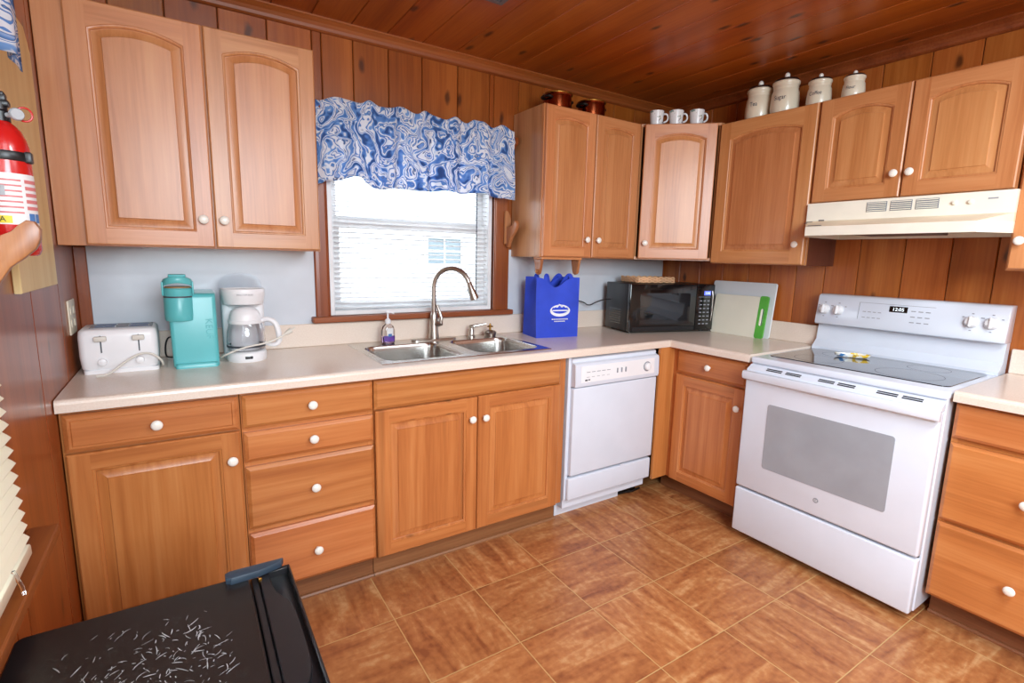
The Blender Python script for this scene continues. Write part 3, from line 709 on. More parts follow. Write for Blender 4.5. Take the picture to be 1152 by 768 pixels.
# above the hood
y0 = -1.14; w_ = 1.885-1.14; UHB = 1.652
cb = thing('wall_cabinet', 'short wooden two door wall cabinet directly above the range hood', 'cabinet', RR(-0.001, y0), RROT)
carcass(cb, w_, FD, UHB-0.003, UTR+0.004, 'oak_v', 'oak_side', [(0, 0.03), (w_/2-0.02, w_/2+0.02), (w_-0.03, w_)], [(0.03, w_-0.03, UHB-0.003, UHB+0.02), (0.03, w_-0.03, UTR-0.02, UTR+0.004)])
door(cb, 0.366, UTR-UHB, 0.004, UHB, -FD, 'oak_v', 'oak_h', 0.030, (1.487-1.14, 1.75), fw=0.058)
door(cb, 0.366, UTR-UHB, 0.375, UHB, -FD, 'oak_v', 'oak_h', 0.030, (1.545-1.14, 1.75), fw=0.058)
# far right
y0 = -1.89; w_ = 0.42
cb = thing('wall_cabinet', 'wooden wall cabinet right of the range hood at the right edge, mostly cut off', 'cabinet', RR(-0.001, y0), RROT)
carcass(cb, w_, FD, UBR-0.004, UTR+0.004, 'oak_v', 'oak_side', [(0, 0.03), (w_-0.03, w_)], [(0.03, w_-0.03, UBR-0.004, UBR+0.02), (0.03, w_-0.03, UTR-0.02, UTR+0.004)])
door(cb, w_-0.014, UTR-UBR+0.005, 0.007, UBR+0.002, -FD, 'oak_v', 'oak_h', 0.030, (0.033, 1.458), fw=0.058)

# ------------------------------------------------------------------ counters
SX0, SX1, SY0, SY1 = -2.27, -1.427, -0.572, -0.054      # sink rim outline
ct = thing('countertop', 'long beige laminate countertop turning the corner, holding the sink and microwave', 'countertop', (0, 0, 0))
mb = MB(); zb, zt = CT-0.038, CT
edge_prof = [(CF+0.064, zb), (CF, zb), (CF, zt-0.014), (CF+0.002, zt-0.007), (CF+0.006, zt-0.002), (CF+0.013, zt), (CF+0.064, zt)]
mb.prism(edge_prof, XL+0.003, CF, 'X')
hx0, hx1, hy0, hy1 = SX0+0.012, SX1-0.012, SY0+0.012, SY1-0.012
Y1 = CF+0.064
mb.box(XL+0.003, hx0, Y1, -0.002, zb, zt); mb.box(hx1, -0.004, Y1, -0.002, zb, zt)
mb.box(hx0, hx1, Y1, hy0, zb, zt); mb.box(hx0, hx1, hy1, -0.002, zb, zt)
mb.box(CF, Y1, CF, Y1, zb, zt)
mb.prism([(CF, zb), (CF, zt-0.014), (CF+0.002, zt-0.007), (CF+0.006, zt-0.002), (CF+0.013, zt), (CF+0.064, zt), (CF+0.064, zb)], -1.117, CF, 'Y')
mb.box(Y1, -0.004, -1.117, Y1, zb, zt)
mb.build('worktop', 'laminate', ct, 0)
mb = MB(); mb.box(XL+0.003, -0.024, -0.022, -0.0065, CT+0.0003, 1.026, 0.003, 1); tag(mb.build('backsplash', 'laminate', None, 0), 'low beige laminate backsplash running along the wall under the kitchen window', 'backsplash')
mb = MB(); mb.box(-0.022, -0.004, -1.117, -0.0235, CT+0.0003, 1.026, 0.003, 1); tag(mb.build('backsplash', 'laminate', None, 0), 'low beige laminate backsplash on the wall between microwave and stove', 'backsplash')
c2 = thing('countertop', 'short beige laminate countertop over the drawers right of the stove', 'countertop', RR(-0.001, -1.893), RROT)
mb = MB(); mb.prism([(-0.575, zb), (CF, zb), (CF, zt-0.014), (CF+0.002, zt-0.007), (CF+0.006, zt-0.002), (CF+0.013, zt), (-0.575, zt)], 0, 0.47, 'X'); mb.box(0, 0.47, -0.575, 0, zb, zt); mb.build('worktop', 'laminate', c2, 0)
mb = MB(); mb.box(0, 0.47, -0.02, 0, 0.0003, 0.104, 0.003, 1); bs2 = tag(mb.build('backsplash', 'laminate', None, 0), 'short beige laminate backsplash right of the stove', 'backsplash'); bs2.location = RR(-0.001, -1.893, CT); bs2.rotation_euler = (0, 0, RROT)

# ------------------------------------------------------------------ sink and what stands on it
sk = thing('sink', 'double bowl stainless steel sink set in the countertop below the window', 'sink', (0, 0, CT))
mb = MB(); zr = 0.004
cells = [((SX0, -1.835, SY0, SY1), (-2.238, -1.868, -0.535, -0.165)), ((-1.835, SX1, SY0, SY1), (-1.803, -1.457, -0.535, -0.165))]
for (cx0, cx1, cy0, cy1), (bx0, bx1, by0, by1) in cells:
    ccx, ccy = (bx0+bx1)/2, (by0+by1)/2
    rl = rrect(bx0, bx1, by0, by1, 0.06, 6)
    def outer(p):
        dx, dy = p[0]-ccx, p[1]-ccy; ks = []
        if dx: ks.append(((cx1 if dx > 0 else cx0)-ccx)/dx)
        if dy: ks.append(((cy1 if dy > 0 else cy0)-ccy)/dy)
        k = min(ks); return (ccx+dx*k, ccy+dy*k)
    ol = [outer(p) for p in rl]
    # snap nearest samples to the true cell corners
    for cpt in ((cx0, cy0), (cx1, cy0), (cx1, cy1), (cx0, cy1)):
        j = min(range(len(ol)), key=lambda i: (ol[i][0]-cpt[0])**2+(ol[i][1]-cpt[1])**2); ol[j] = cpt
    def sc(f, z): return [(ccx+(p[0]-ccx)*f, ccy+(p[1]-ccy)*f, z) for p in rl]
    mb.loft([[(p[0], p[1], zr) for p in ol], sc(1.0, zr), sc(0.985, zr-0.004), sc(0.97, -0.02), sc(0.95, -0.14), sc(0.93, -0.16), sc(0.86, -0.172), sc(0.2, -0.176)], True, (False, True))
mb.loft([[(SX0, SY0, zr), (SX1, SY0, zr), (SX1, SY1, zr), (SX0, SY1, zr)], [(SX0-0.002, SY0-0.002, 0.0005), (SX1+0.002, SY0-0.002, 0.0005), (SX1+0.002, SY1+0.002, 0.0005), (SX0-0.002, SY1+0.002, 0.0005)]], True, (False, False))
mb.build('basin', 'steel', sk, 40)
for cx_ in (-2.053, -1.63):
    mb = MB(); mb.lathe([(0.042, 0.0), (0.04, 0.004), (0.03, 0.002), (0.012, 0.001), (0.001, 0.006)], 24, mat=T(cx_, -0.35, -0.1755)); mb.build('drain', 'nickel', sk)
zs_ = CT+zr
fc = thing('faucet', 'brushed nickel gooseneck faucet with pull down spray at the back of the sink', 'faucet', (-1.838, -0.098, zs_))
mb = MB(); mb.loft([[(p[0], p[1], z) for p in rrect(-0.125+i, 0.125-i, -0.028+i, 0.028-i, 0.027-i, 6)] for z, i in ((0, 0), (0.006, 0), (0.009, 0.003))]); mb.build('deck_plate', 'nickel', fc)
mb = MB(); mb.lathe([(0.027, 0.008), (0.027, 0.02), (0.023, 0.05), (0.021, 0.10), (0.019, 0.13), (0.0135, 0.145)], 24); mb.build('body', 'nickel', fc)
dx, dy = math.cos(math.radians(48)), -math.sin(math.radians(48)); rad = 0.098
pts = [(0, 0, 0.13), (0, 0, 0.20), (0, 0, 0.275)]
for k in range(1, 15):
    a = PI-math.radians(164)*k/14; pts.append((dx*(rad+rad*math.cos(a)), dy*(rad+rad*math.cos(a)), 0.275+rad*math.sin(a)))
mb = MB(); mb.tube(pts, 0.0125, 14); mb.build('spout', 'nickel', fc)
e = Vector(pts[-1]); dr = (Vector(pts[-1])-Vector(pts[-2])).normalized()
mb = MB(); mb.tube([tuple(e-dr*0.002), tuple(e+dr*0.006), tuple(e+dr*0.03), tuple(e+dr*0.075), tuple(e+dr*0.088)], [0.0125, 0.0145, 0.016, 0.022, 0.021], 18); sp_ = mb.build('spray_head', 'nickel', fc)
mb = MB(); q = e+dr*0.045+Vector((-dx, -dy, 0))*0.018; mb.tube([tuple(q-dr*0.016), tuple(q), tuple(q+dr*0.016)], [0.004, 0.005, 0.004], 8); mb.build('spray_button', 'black_plastic', sp_)
mb = MB(); hx, hy = 0.62, -0.78
mb.tube([(0, 0, 0.085), (hx*0.03, hy*0.03, 0.088), (hx*0.045, hy*0.045, 0.092)], [0.017, 0.017, 0.014], 14)
mb.tube([(hx*0.04, hy*0.04, 0.09), (hx*0.045, hy*0.045, 0.12), (hx*0.03, hy*0.03, 0.155), (hx*0.018, hy*0.018, 0.185)], [0.01, 0.009, 0.008, 0.006], 12); mb.build('handle', 'nickel', fc)
sd = thing('soap_dispenser', 'small brushed nickel pump soap dispenser standing right of the faucet', 'dispenser', (-1.61, -0.088, zs_))
mb = MB(); mb.lathe([(0.02, 0), (0.02, 0.006), (0.015, 0.01), (0.0145, 0.035), (0.011, 0.04), (0.011, 0.05), (0.014, 0.052), (0.014, 0.062), (0.004, 0.066)], 20); mb.build('base', 'nickel', sd)
mb = MB(); mb.tube([(0, 0, 0.056), (0.03, -0.012, 0.063), (0.075, -0.03, 0.072)], [0.009, 0.0075, 0.005], 10); mb.build('nozzle', 'nickel', sd)
st = thing('sink_strainer', 'round steel sink strainer stopper with a brass knob at the sink ledge', 'strainer', (-1.505, -0.11, zs_))
mb = MB(); mb.lathe([(0.03, 0), (0.034, 0.012), (0.036, 0.024), (0.028, 0.03), (0.016, 0.034), (0.012, 0.036)], 24); mb.build('basket', 'nickel', st)
mb = MB(); mb.lathe([(0.006, 0.034), (0.006, 0.05), (0.018, 0.052), (0.018, 0.056), (0.006, 0.06), (0.005, 0.068), (0.001, 0.072)], 16); mb.build('stem', 'brass', st)

sb = thing('hand_soap_bottle', 'clear hand soap pump bottle with purple label standing by the sink', 'bottle', (-2.086, -0.105, CT+0.004))
def oval(rx, ry, z, n=28): return [(rx*math.copysign(abs(math.cos(2*PI*i/n))**0.8, math.cos(2*PI*i/n)), ry*math.copysign(abs(math.sin(2*PI*i/n))**0.8, math.sin(2*PI*i/n)), z) for i in range(n)]
mb = MB(); mb.loft([oval(0.028, 0.016, 0), oval(0.032, 0.019, 0.004), oval(0.034, 0.02, 0.03), oval(0.033, 0.019, 0.065), oval(0.027, 0.017, 0.085), oval(0.013, 0.013, 0.096), oval(0.012, 0.012, 0.104)]); mb.build('bottle_body', 'clear', sb)
mb = MB(); mb.loft([oval(0.0262, 0.0148, 0.0025), oval(0.03, 0.0175, 0.006), oval(0.0315, 0.0185, 0.035)]); mb.build('soap', 'soap', sb)
mb = MB()
for (a, b, z0_, z1_, mi) in ((-0.026, 0.028, 0.012, 0.04, 0), (-0.012, 0.02, 0.04, 0.078, 1), (-0.006, 0.012, 0.036, 0.05, 2)):
    n = 8; g = []
    for zz in (z0_, z1_):
        g.append([(a+(b-a)*i/n, -0.0212*(1-((a+(b-a)*i/n)/0.034)**2)**0.4-0.0006*mi, zz) for i in range(n+1)])
    mb.loft(g, False, (False, False), mi)
mb.build('label', ['purple', 'label', 'blue_print'], sb)
mb = MB(); mb.lathe([(0.0145, 0.1), (0.0145, 0.116), (0.006, 0.124), (0.0045, 0.126), (0.0045, 0.15), (0.012, 0.152), (0.012, 0.158), (0.002, 0.16)], 18); mb.tube([(0, 0, 0.155), (0.014, -0.008, 0.155), (0.028, -0.014, 0.15)], [0.006, 0.005, 0.0035], 10); mb.build('pump', 'white_plastic', sb)

# ------------------------------------------------------------------ dishwasher
dw = thing('dishwasher', 'white built in dishwasher with a control dial, right of the sink cabinet', 'dishwasher', (-1.337, -0.001, 0))
W = 0.614
mb = MB(); mb.box(0.006, W-0.006, -0.585, -0.03, 0.06, 0.868, 0.003); mb.box(0, 0.02, -0.602, -0.5, 0.115, 0.87, 0.002); mb.build('tub', 'dw_white', dw, 0)
mb = MB(); mb.box(0.018, W, -0.628, -0.585, 0.252, 0.716, 0.006, 3); mb.build('door_panel', 'dw_white', dw)
mb = MB()
pr = [(-0.585, 0.868), (-0.6, 0.868), (-0.612, 0.862), (-0.612, 0.846), (-0.632, 0.84), (-0.638, 0.832), (-0.642, 0.74), (-0.638, 0.724), (-0.585, 0.722)]
mb.prism(pr, 0.015, W, 'X', 0.002, seg=1); cp = mb.build('control_panel', 'dw_white', dw, 30)
mb = MB(); mb.prism([(-0.6405, 0.828), (-0.6432, 0.745), (-0.64, 0.745), (-0.638, 0.828)], 0.05, W-0.04, 'X'); mb.build('control_strip', 'white_plastic', cp, 0)
mb = MB(); mb.lathe([(0.027, 0), (0.027, 0.002)], 28, mi=1, mat=T(0.515, -0.6425, 0.787) @ RX(PI/2)); mb.lathe([(0.021, 0), (0.02, 0.014), (0.014, 0.017)], 28, mat=T(0.515, -0.6425, 0.787) @ RX(PI/2)); mb.box(0.512, 0.518, -0.664, -0.65, 0.772, 0.803, 0.002, 1); mb.build('dial', ['white_plastic', 'grey_print'], cp)
for i in range(3):
    mb = MB(); mb.box(0.29+i*0.03, 0.297+i*0.03, -0.648, -0.642, 0.775, 0.80, 0.001, 1); mb.build('button', 'grey_print', cp, 0)
mb = MB()
for i in range(5): mb.box(0.085+i*0.034, 0.108+i*0.034, -0.6434, -0.642, 0.795, 0.798, mi=0); mb.box(0.085+i*0.034, 0.104+i*0.034, -0.6434, -0.642, 0.77, 0.772, mi=0)
mb.box(0.075, 0.091, -0.6440, -0.642, 0.752, 0.76, mi=1); mb.box(0.096, 0.108, -0.6440, -0.642, 0.754, 0.76, mi=1); mb.build('panel_markings', ['grey_print', 'dark_print'], cp, 0)
mb = MB(); mb.box(0.01, W, -0.624, -0.585, 0.118, 0.238, 0.008, 3); mb.build('lower_panel', 'dw_white', dw)
mb = MB(); mb.box(0.37, 0.40, -0.627, -0.622, 0.236, 0.246, 0.002, 1); mb.build('latch_clip', 'dw_white', dw, 0)
mb = MB(); mb.box(-0.005, 0.46, -0.535, -0.525, 0.0, 0.11, 0.002); mb.build('toe_panel', 'dw_white', dw, 0)
mb = MB(); mb.box(0.46, W, -0.52, -0.515, 0.0, 0.1, 0.001); mb.tube([(0.47, -0.53, 0.012), (0.56, -0.55, 0.014), (0.62, -0.55, 0.02)], 0.006); mb.build('base_frame', 'dark_iron', dw, 0)

# ------------------------------------------------------------------ stove
sv = thing('stove', 'white freestanding electric stove with black glass cooktop and oven window', 'stove', RR(-0.002, -1.1235), RROT)
W = 0.760
mb = MB(); mb.box(0.002, W-0.002, -0.645, -0.03, 0.035, 0.895, 0.004); mb.build('body', 'white_enamel', sv, 0)
for xx, yy in ((0.06, -0.6), (W-0.06, -0.6), (0.06, -0.08), (W-0.06, -0.08)):
    mb = MB(); mb.lathe([(0.02, 0), (0.02, 0.01), (0.008, 0.012), (0.008, 0.036)], 14, mat=T(xx, yy, 0)); mb.build('leveling_foot', 'black_plastic', sv)
mb = MB(); mb.box(0.0, W, -0.655, -0.03, 0.882, 0.912, 0.008, 3); mb.build('cooktop_frame', 'white_enamel', sv)
mb = MB(); mb.loft([[(p[0], p[1], 0.9125) for p in rrect(0.028, W-0.028, -0.565, -0.105, 0.03)], [(p[0], p[1], 0.9155) for p in rrect(0.029, W-0.029, -0.564, -0.106, 0.03)]]); gl = mb.build('glass_top', 'black_glass', sv, 30)
for xx, yy, r in ((0.2, -0.43, 0.1), (0.56, -0.43, 0.115), (0.2, -0.22, 0.075), (0.56, -0.22, 0.075)):
    mb = MB(); mb.loft([[((r+k)*math.cos(2*PI*i/48)+xx, (r+k)*math.sin(2*PI*i/48)+yy, 0.9157) for i in range(48)] for k in (0, 0.002)], True, (False, False)); mb.build('burner_ring', 'dark_print', gl, 0)
# door with vented top rail and handle
mb = MB(); mb.box(0.004, W-0.004, -0.692, -0.648, 0.272, 0.84, 0.01, 3); dr_ = mb.build('oven_door', 'white_enamel', sv)
mb = MB(); mb.prism([(p[0], p[1]) for p in rrect(0.128, 0.634, 0.402, 0.712, 0.012)], -0.6935, -0.688, 'Y'); mb.build('oven_window', 'oven_glass', dr_, 20)
mb = MB(); mb.prism([(-0.648, 0.84), (-0.648, 0.878), (-0.66, 0.876), (-0.688, 0.858), (-0.69, 0.838)], 0.004, W-0.004, 'X', 0.002, seg=1)
top_rail = mb.build('vent_rail', 'white_enamel', dr_, 25)
for a, b in ((0.094, 0.165), (0.183, 0.25), (0.325, 0.388), (0.402, 0.467), (0.545, 0.615), (0.63, 0.695)):
    mb = MB(); nrm = Vector((0, -0.54, 0.84)); 
    for k in (-0.3, 0.3):
        c_ = Vector((0, -0.674, 0.867))+Vector((0, -0.84, -0.54))*k*0.017
        mb.box(a, b, -0.003, 0.003, -0.0008, 0.0012, mat=T(0, c_.y, c_.z) @ RX(0.571))
    mb.build('vent_slot', 'black_plastic', top_rail, 0)
mb = MB()
hp = [(-0.69, 0.805), (-0.69, 0.846), (-0.708, 0.853), (-0.718, 0.849), (-0.722, 0.832), (-0.718, 0.815), (-0.706, 0.808)]
mb.prism(hp, 0.0, W, 'X', 0.004, seg=2); mb.build('handle', 'white_enamel', dr_, 40)
lg = MB(); lg.lathe([(0.011, 0), (0.011, 0.0015)], 24, mi=0, mat=T(0.381, -0.692, 0.345) @ RX(PI/2)); bd = lg.build('badge', 'grey_print', dr_)
lettering('GE', 0.012, bd, 'white_plastic', 'monogram', (0.381, -0.6938, 0.345))
mb = MB(); mb.box(0.004, W-0.004, -0.69, -0.648, 0.036, 0.262, 0.008, 3); mb.build('storage_drawer', 'white_enamel', sv)
mb = MB(); mb.box(0.01, W-0.01, -0.66, -0.64, 0.26, 0.274); mb.build('door_gap_seal', 'black_plastic', sv, 0)
# back guard
mb = MB(); pr = [(-0.004, 0.90), (-0.096, 0.90), (-0.098, 0.925), (-0.06, 0.96), (-0.052, 1.03), (-0.052, 1.045), (-0.004, 1.045)]
mb.prism(pr, 0.002, W-0.002, 'X'); mb.build('backguard_base', 'white_enamel', sv, 40)
mb = MB(); pr = [(-0.004, 1.045), (-0.088, 1.045), (-0.096, 1.05), (-0.098, 1.06), (-0.078, 1.19), (-0.07, 1.2), (-0.055, 1.204), (-0.004, 1.204)]
mb.prism(pr, 0.0, W, 'X', 0.003, seg=2); bgd = mb.build('control_panel', 'white_enamel', sv, 40)
tilt = math.atan2(0.02, 0.13)
def on_panel(x, z): # point on the sloping control face
    return T(x, -0.098+(z-1.06)*0.1538, z) @ RX(-tilt)
for xx in (0.040, 0.107, 0.642, 0.709):
    mb = MB(); mb.lathe([(0.026, 0), (0.026, 0.004), (0.022, 0.012), (0.018, 0.02), (0.012, 0.022)], 26, mat=on_panel(xx, 1.125) @ RX(PI/2)); mb.box(-0.004, 0.004, -0.03, -0.016, -0.023, 0.023, 0.002, 2, mat=on_panel(xx, 1.125)); mb.build('control_knob', 'white_plastic', bgd)
mb = MB()
for xx in (0.040, 0.107, 0.642, 0.709):
    for (ax_, az) in ((-0.004, 0.036), (-0.034, 0.02), (0.028, 0.02), (-0.004, -0.036)): mb.box(ax_, ax_+0.008, -0.0012, 0.001, az-0.002, az+0.002, mat=on_panel(xx, 1.125))
for i in range(4):
    for j in range(2): mb.box(-0.14+i*0.022, -0.126+i*0.022, -0.0012, 0.001, -0.03+j*0.028, -0.027+j*0.028, mat=on_panel(0.36, 1.13))
for i in range(3):
    for j in range(3): mb.box(0.06+i*0.028, 0.078+i*0.028, -0.0012, 0.001, -0.035+j*0.026, -0.031+j*0.026, mat=on_panel(0.36, 1.13))
mb.box(-0.16, 0.15, -0.0012, 0.001, 0.043, 0.0445, mat=on_panel(0.36, 1.13)); mb.box(-0.16, -0.158, -0.0012, 0.001, -0.04, 0.0445, mat=on_panel(0.36, 1.13))
mb.build('panel_markings', 'grey_print', bgd, 0)
mb = MB(); mb.box(-0.037, 0.037, -0.002, 0.001, -0.014, 0.014, 0.001, 1, mat=on_panel(0.368, 1.152)); dpl = mb.build('clock_display', 'black_gloss', bgd, 0)
dd = lettering('12:05', 0.022, dpl, 'digits', 'clock_digits', (0.368, -0.0865, 1.1515), (PI/2-tilt, 0, 0), 0.0003)
sr = thing('spoon_rest', 'small painted ceramic spoon rest lying on the black glass cooktop', 'spoon rest', RR(-0.24, -1.385, 0.918), -1.0)
mb = MB()
def blob(f, z):
    out = []
    for i in range(40):
        a = 2*PI*i/40; x_ = 0.075*math.cos(a); yy = (0.036 if x_ > 0 else 0.026)*math.sin(a)*(1-0.25*math.exp(-((x_+0.01)/0.02)**2)); out.append((x_*f, yy*f, z))
    return out
mb.loft([blob(0.8, 0), blob(0.96, 0.006), blob(1.0, 0.016), blob(0.93, 0.016), blob(0.85, 0.007), blob(0.5, 0.005)]); mb.build('dish', 'rest', sr)

# ------------------------------------------------------------------ range hood
rh = thing('range_hood', 'cream under cabinet range hood with stained front above the stove', 'range hood', RR(-0.002, -1.141), RROT)
W = 0.758; b_ = 0.068
mb = MB()
zt_, zm, zl, zb_ = 1.646, 1.562, 1.528, 1.487
def pl3(y, x0_, x1_, z): return [(x0_, -0.002, z), (x0_, y*0.72, z), (x0_+(b_ if y < -0.35 else 0), y, z), (x1_-(b_ if y < -0.35 else 0), y, z), (x1_, y*0.72, z), (x1_, -0.002, z)]
A1 = [(0, -0.002, zt_), (0, -0.25, zt_), (0.001, -0.33, zt_), (W-0.001, -0.33, zt_), (W, -0.25, zt_), (W, -0.002, zt_)]
A2 = [(p[0], p[1], zm) for p in A1]
A3 = [(0, -0.002, zl), (0, -0.33, zl), (b_, -0.46, zl), (W-b_, -0.46, zl), (W, -0.33, zl), (W, -0.002, zl)]
A4 = [(p[0], p[1], zb_) for p in A3]
ins = [(0.02, -0.02), (0.02, -0.325), (b_+0.008, -0.445), (W-b_-0.008, -0.445), (W-0.02, -0.325), (W-0.02, -0.02)]
A5 = [(p[0], p[1], zb_) for p in ins]; A6 = [(p[0], p[1], zb_+0.03) for p in ins]
mb.loft([A1, A2], True, (True, False), 0); mb.loft([A2, A3], True, (False, False), 1); mb.loft([A3, A4, A5, A6], True, (False, True), 0)
hd = mb.build('canopy', ['almond', 'almond_dirty'], rh, 0)
mb = MB()
for (x_, z_, l_) in ((0.012, 1.556, 0.03), (0.06, 1.562, 0.025), (0.02, 1.549, 0.012), (0.07, 1.532, 0.06)):
    mb.box(x_, x_+l_, -0.001, 0.0005, -0.004, 0.004, 0.0, mat=T(0, -0.33-(zm-z_)*3.82 if z_ < zm else -0.331, z_+0.0008) @ RX(-1.3 if z_ < zm else 0))
gs_ = mb.build('grime_spots', 'dark_print', hd, 0); gs_['kind'] = 'stuff'
for a in (0.26, 0.352, 0.444):
    mb = MB(); mb.box(a, a+0.08, -0.3315, -0.326, 1.592, 1.634, 0.001, 1, 0)
    for k in range(5): mb.box(a+0.003, a+0.077, -0.334, -0.33, 1.595+k*0.0082, 1.5985+k*0.0082, 0, 1, 1)
    mb.build('vent_grille', ['vent_dark', 'almond'], rh, 0)
for a in (0.575, 0.625):
    mb = MB(); mb.lathe([(0.009, 0), (0.008, 0.008), (0.004, 0.01)], 16, mat=T(a, -0.33, 1.61) @ RX(PI/2)); mb.build('switch_knob', 'almond', rh)
mb = MB(); mb.box(0.675, 0.705, -0.3312, -0.33, 1.616, 1.621); mb.build('name_plate', 'grey_print', rh, 0)
mb = MB(); mb.box(0.2, 0.5, -0.36, -0.1, 1.494, 1.512, 0.003); mb.build('filter', 'grout', rh, 0)

# ------------------------------------------------------------------ microwave and corner things
fl = Vector((-0.689, -0.36)); fr = Vector((-0.102, -0.511)); a_ = math.atan2((fr-fl).y, (fr-fl).x); W = (fr-fl).length; D = 0.295; H = 0.30
mw = thing('microwave', 'black countertop microwave with blue lit clock in the counter corner', 'microwave', (fl.x, fl.y, CT), a_)
mb = MB(); mb.box(0.0, W, 0.03, D, 0.012, H, 0.005, 2); mb.build('case', 'black_plastic', mw)
for xx in (0.04, W-0.04):
    for yy in (0.06, D-0.04):
        mb = MB(); mb.lathe([(0.014, 0), (0.014, 0.008), (0.01, 0.014)], 12, mat=T(xx, yy, 0)); mb.build('foot', 'black_plastic', mw)
mb = MB(); mb.box(0.0, W*0.775, 0.0, 0.03, 0.012, H, 0.006, 2); dr_ = mb.build('door', 'black_gloss', mw)
mb = MB(); mb.prism(rrect(0.07, W*0.70, 0.055, H-0.055, 0.012), -0.0015, 0.004, 'Y'); mb.build('door_window', 'black_glass', dr_, 20)
mb = MB(); mb.box(0.02, W*0.77, -0.003, 0.004, 0.016, 0.042, 0.002, 1); mb.build('lower_band', 'black_plastic', dr_, 0)
mb = MB(); mb.box(W*0.778, W, 0.0, 0.03, 0.012, H, 0.006, 2); cp = mb.build('control_panel', 'black_gloss', mw)
mb = MB(); mb.box(W*0.868, W*0.945, -0.002, 0.003, H-0.068, H-0.042); dp = mb.build('clock_display', 'disp_blue', cp, 0)
lettering('12:02', 0.017, dp, 'digits', 'clock_digits', (W*0.907, -0.0025, H-0.055), extrude=0.0003)
mb = MB()
for i in range(3):
    for j in range(7): mb.box(W*0.82+i*0.028, W*0.82+i*0.028+0.016, -0.001, 0.002, 0.05+j*0.024, 0.056+j*0.024)
mb.box(W*0.80, W*0.95, -0.001, 0.002, H-0.08, H-0.078); mb.build('keypad', 'grey_print', cp, 0)
mb = MB(); mb.tube([(W-0.022, -0.002, 0.07), (W-0.02, -0.008, 0.12), (W-0.02, -0.008, 0.22), (W-0.022, -0.002, 0.26)], 0.0035, 8); mb.build('side_trim', 'nickel', cp)
mb = MB()
for k in range(7): mb.box(-0.0012, 0.001, 0.10, 0.24, 0.05+k*0.014, 0.056+k*0.014)
mb.build('side_vent', 'black_gloss', mw, 0)
mb = MB(); inv = (T(fl.x, fl.y, CT) @ RZ(a_)).inverted()
cp_ = [inv @ Vector(p) for p in ((-0.93, -0.012, 1.09), (-0.90, -0.02, 1.09), (-0.84, -0.03, 1.094), (-0.78, -0.035, 1.09), (-0.74, -0.05, 1.06), (-0.70, -0.07, 1.085), (-0.66, -0.085, 1.10))]+[Vector((-0.012, 0.25, 0.19)), Vector((0.001, 0.24, 0.19))]
mb.tube(cp_, [0.009, 0.009]+[0.0035]*7, 8, smooth=2); mb.build('power_cord', 'black_plastic', mw)
wo = thing('outlet', 'white wall outlet behind the blue bag with the microwave cord plugged in', 'outlet', (-0.955, -0.0065, 1.09))
mb = MB(); mb.box(-0.037, 0.037, -0.005, 0, -0.06, 0.06, 0.003, 2); mb.build('plate', 'white_plastic', wo)
for z_ in (-0.046, 0.012): mb = MB(); mb.prism(rrect(-0.016, 0.016, z_, z_+0.034, 0.01), -0.0065, -0.004, 'Y'); mb.build('socket', 'white_plastic', wo)
tv = thing('woven_trivet', 'pale woven cane basket lid lying flat on top of the microwave', 'basket', (fl.x, fl.y, CT+H+0.001), a_)
mb = MB(); x0_, x1_, y0_, y1_ = 0.10, 0.37, 0.09, 0.30
for zz, ph in ((0.012, 0), (0.027, PI), (0.012, PI), (0.027, 0)):
    P = rrect(x0_, x1_, y0_, y1_, 0.02, 4); pts = []
    per = []
    for i in range(len(P)):
        a, b = Vector(P[i]), Vector(P[(i+1) % len(P)]); n = max(1, int((b-a).length/0.008))
        for k in range(n): per.append(a+(b-a)*k/n)
    for i, p in enumerate(per): pts.append((p.x, p.y, zz+0.007*math.sin(i*0.62+ph)))
    pts.append(pts[0]); mb.tube(pts, 0.0052, 6)
mb.build('braided_rim', 'wicker', tv)
mb = MB()
for k in range(16): 
    xx = x0_+0.008+k*(x1_-x0_-0.016)/15; mb.tube([(xx, y0_, 0.006), (xx, y1_, 0.006)], 0.0045, 6)
mb.build('woven_base', 'wicker', tv)

def lean_board(name, label, y0_, y1_, h, xf, th, mat, group=None):
    o = thing(name, label, 'cutting board', RR(xf, y0_, CT), RROT, group)
    return o
cb1 = lean_board('cutting_board', 'large white cutting board leaning on the right wall, behind the smaller one', -0.44, -0.86, 0.325, -0.062, 0.01, 'board_white')
mb = MB(); tl = math.atan2(0.038, 0.325)
mb.prism(rrect(0.0, 0.42, 0.0, 0.325, 0.012), 0.0, 0.009, 'Y', 0.002, mat=RX(-tl), seg=1); mb.build('board', 'board_white', cb1, 30)
cb2 = lean_board('cutting_board', 'smaller cream cutting board with a green handle edge, right of the microwave', -0.49, -0.82, 0.25, -0.102, 0.01, 'board_cream')
mb = MB(); mb.prism(rrect(0.0, 0.325, 0.0, 0.245, 0.015), 0.0, 0.009, 'Y', 0.002, mat=RX(-tl*1.2), seg=1); mb.build('board', 'board_cream', cb2, 30)
mb = MB(); ol_ = rrect(0.30, 0.352, 0.0, 0.25, 0.014, 6); il_ = rrect(0.316, 0.337, 0.075, 0.175, 0.0100, 6)
mb.loft([[(p[0], y_, p[1]) for p in l_] for l_, y_ in ((ol_, -0.001), (ol_, 0.011), (il_, 0.011), (il_, -0.001), (ol_, -0.001))], True, (False, False), mat=RX(-tl*1.2)); mb.build('handle', 'green', cb2, 30)

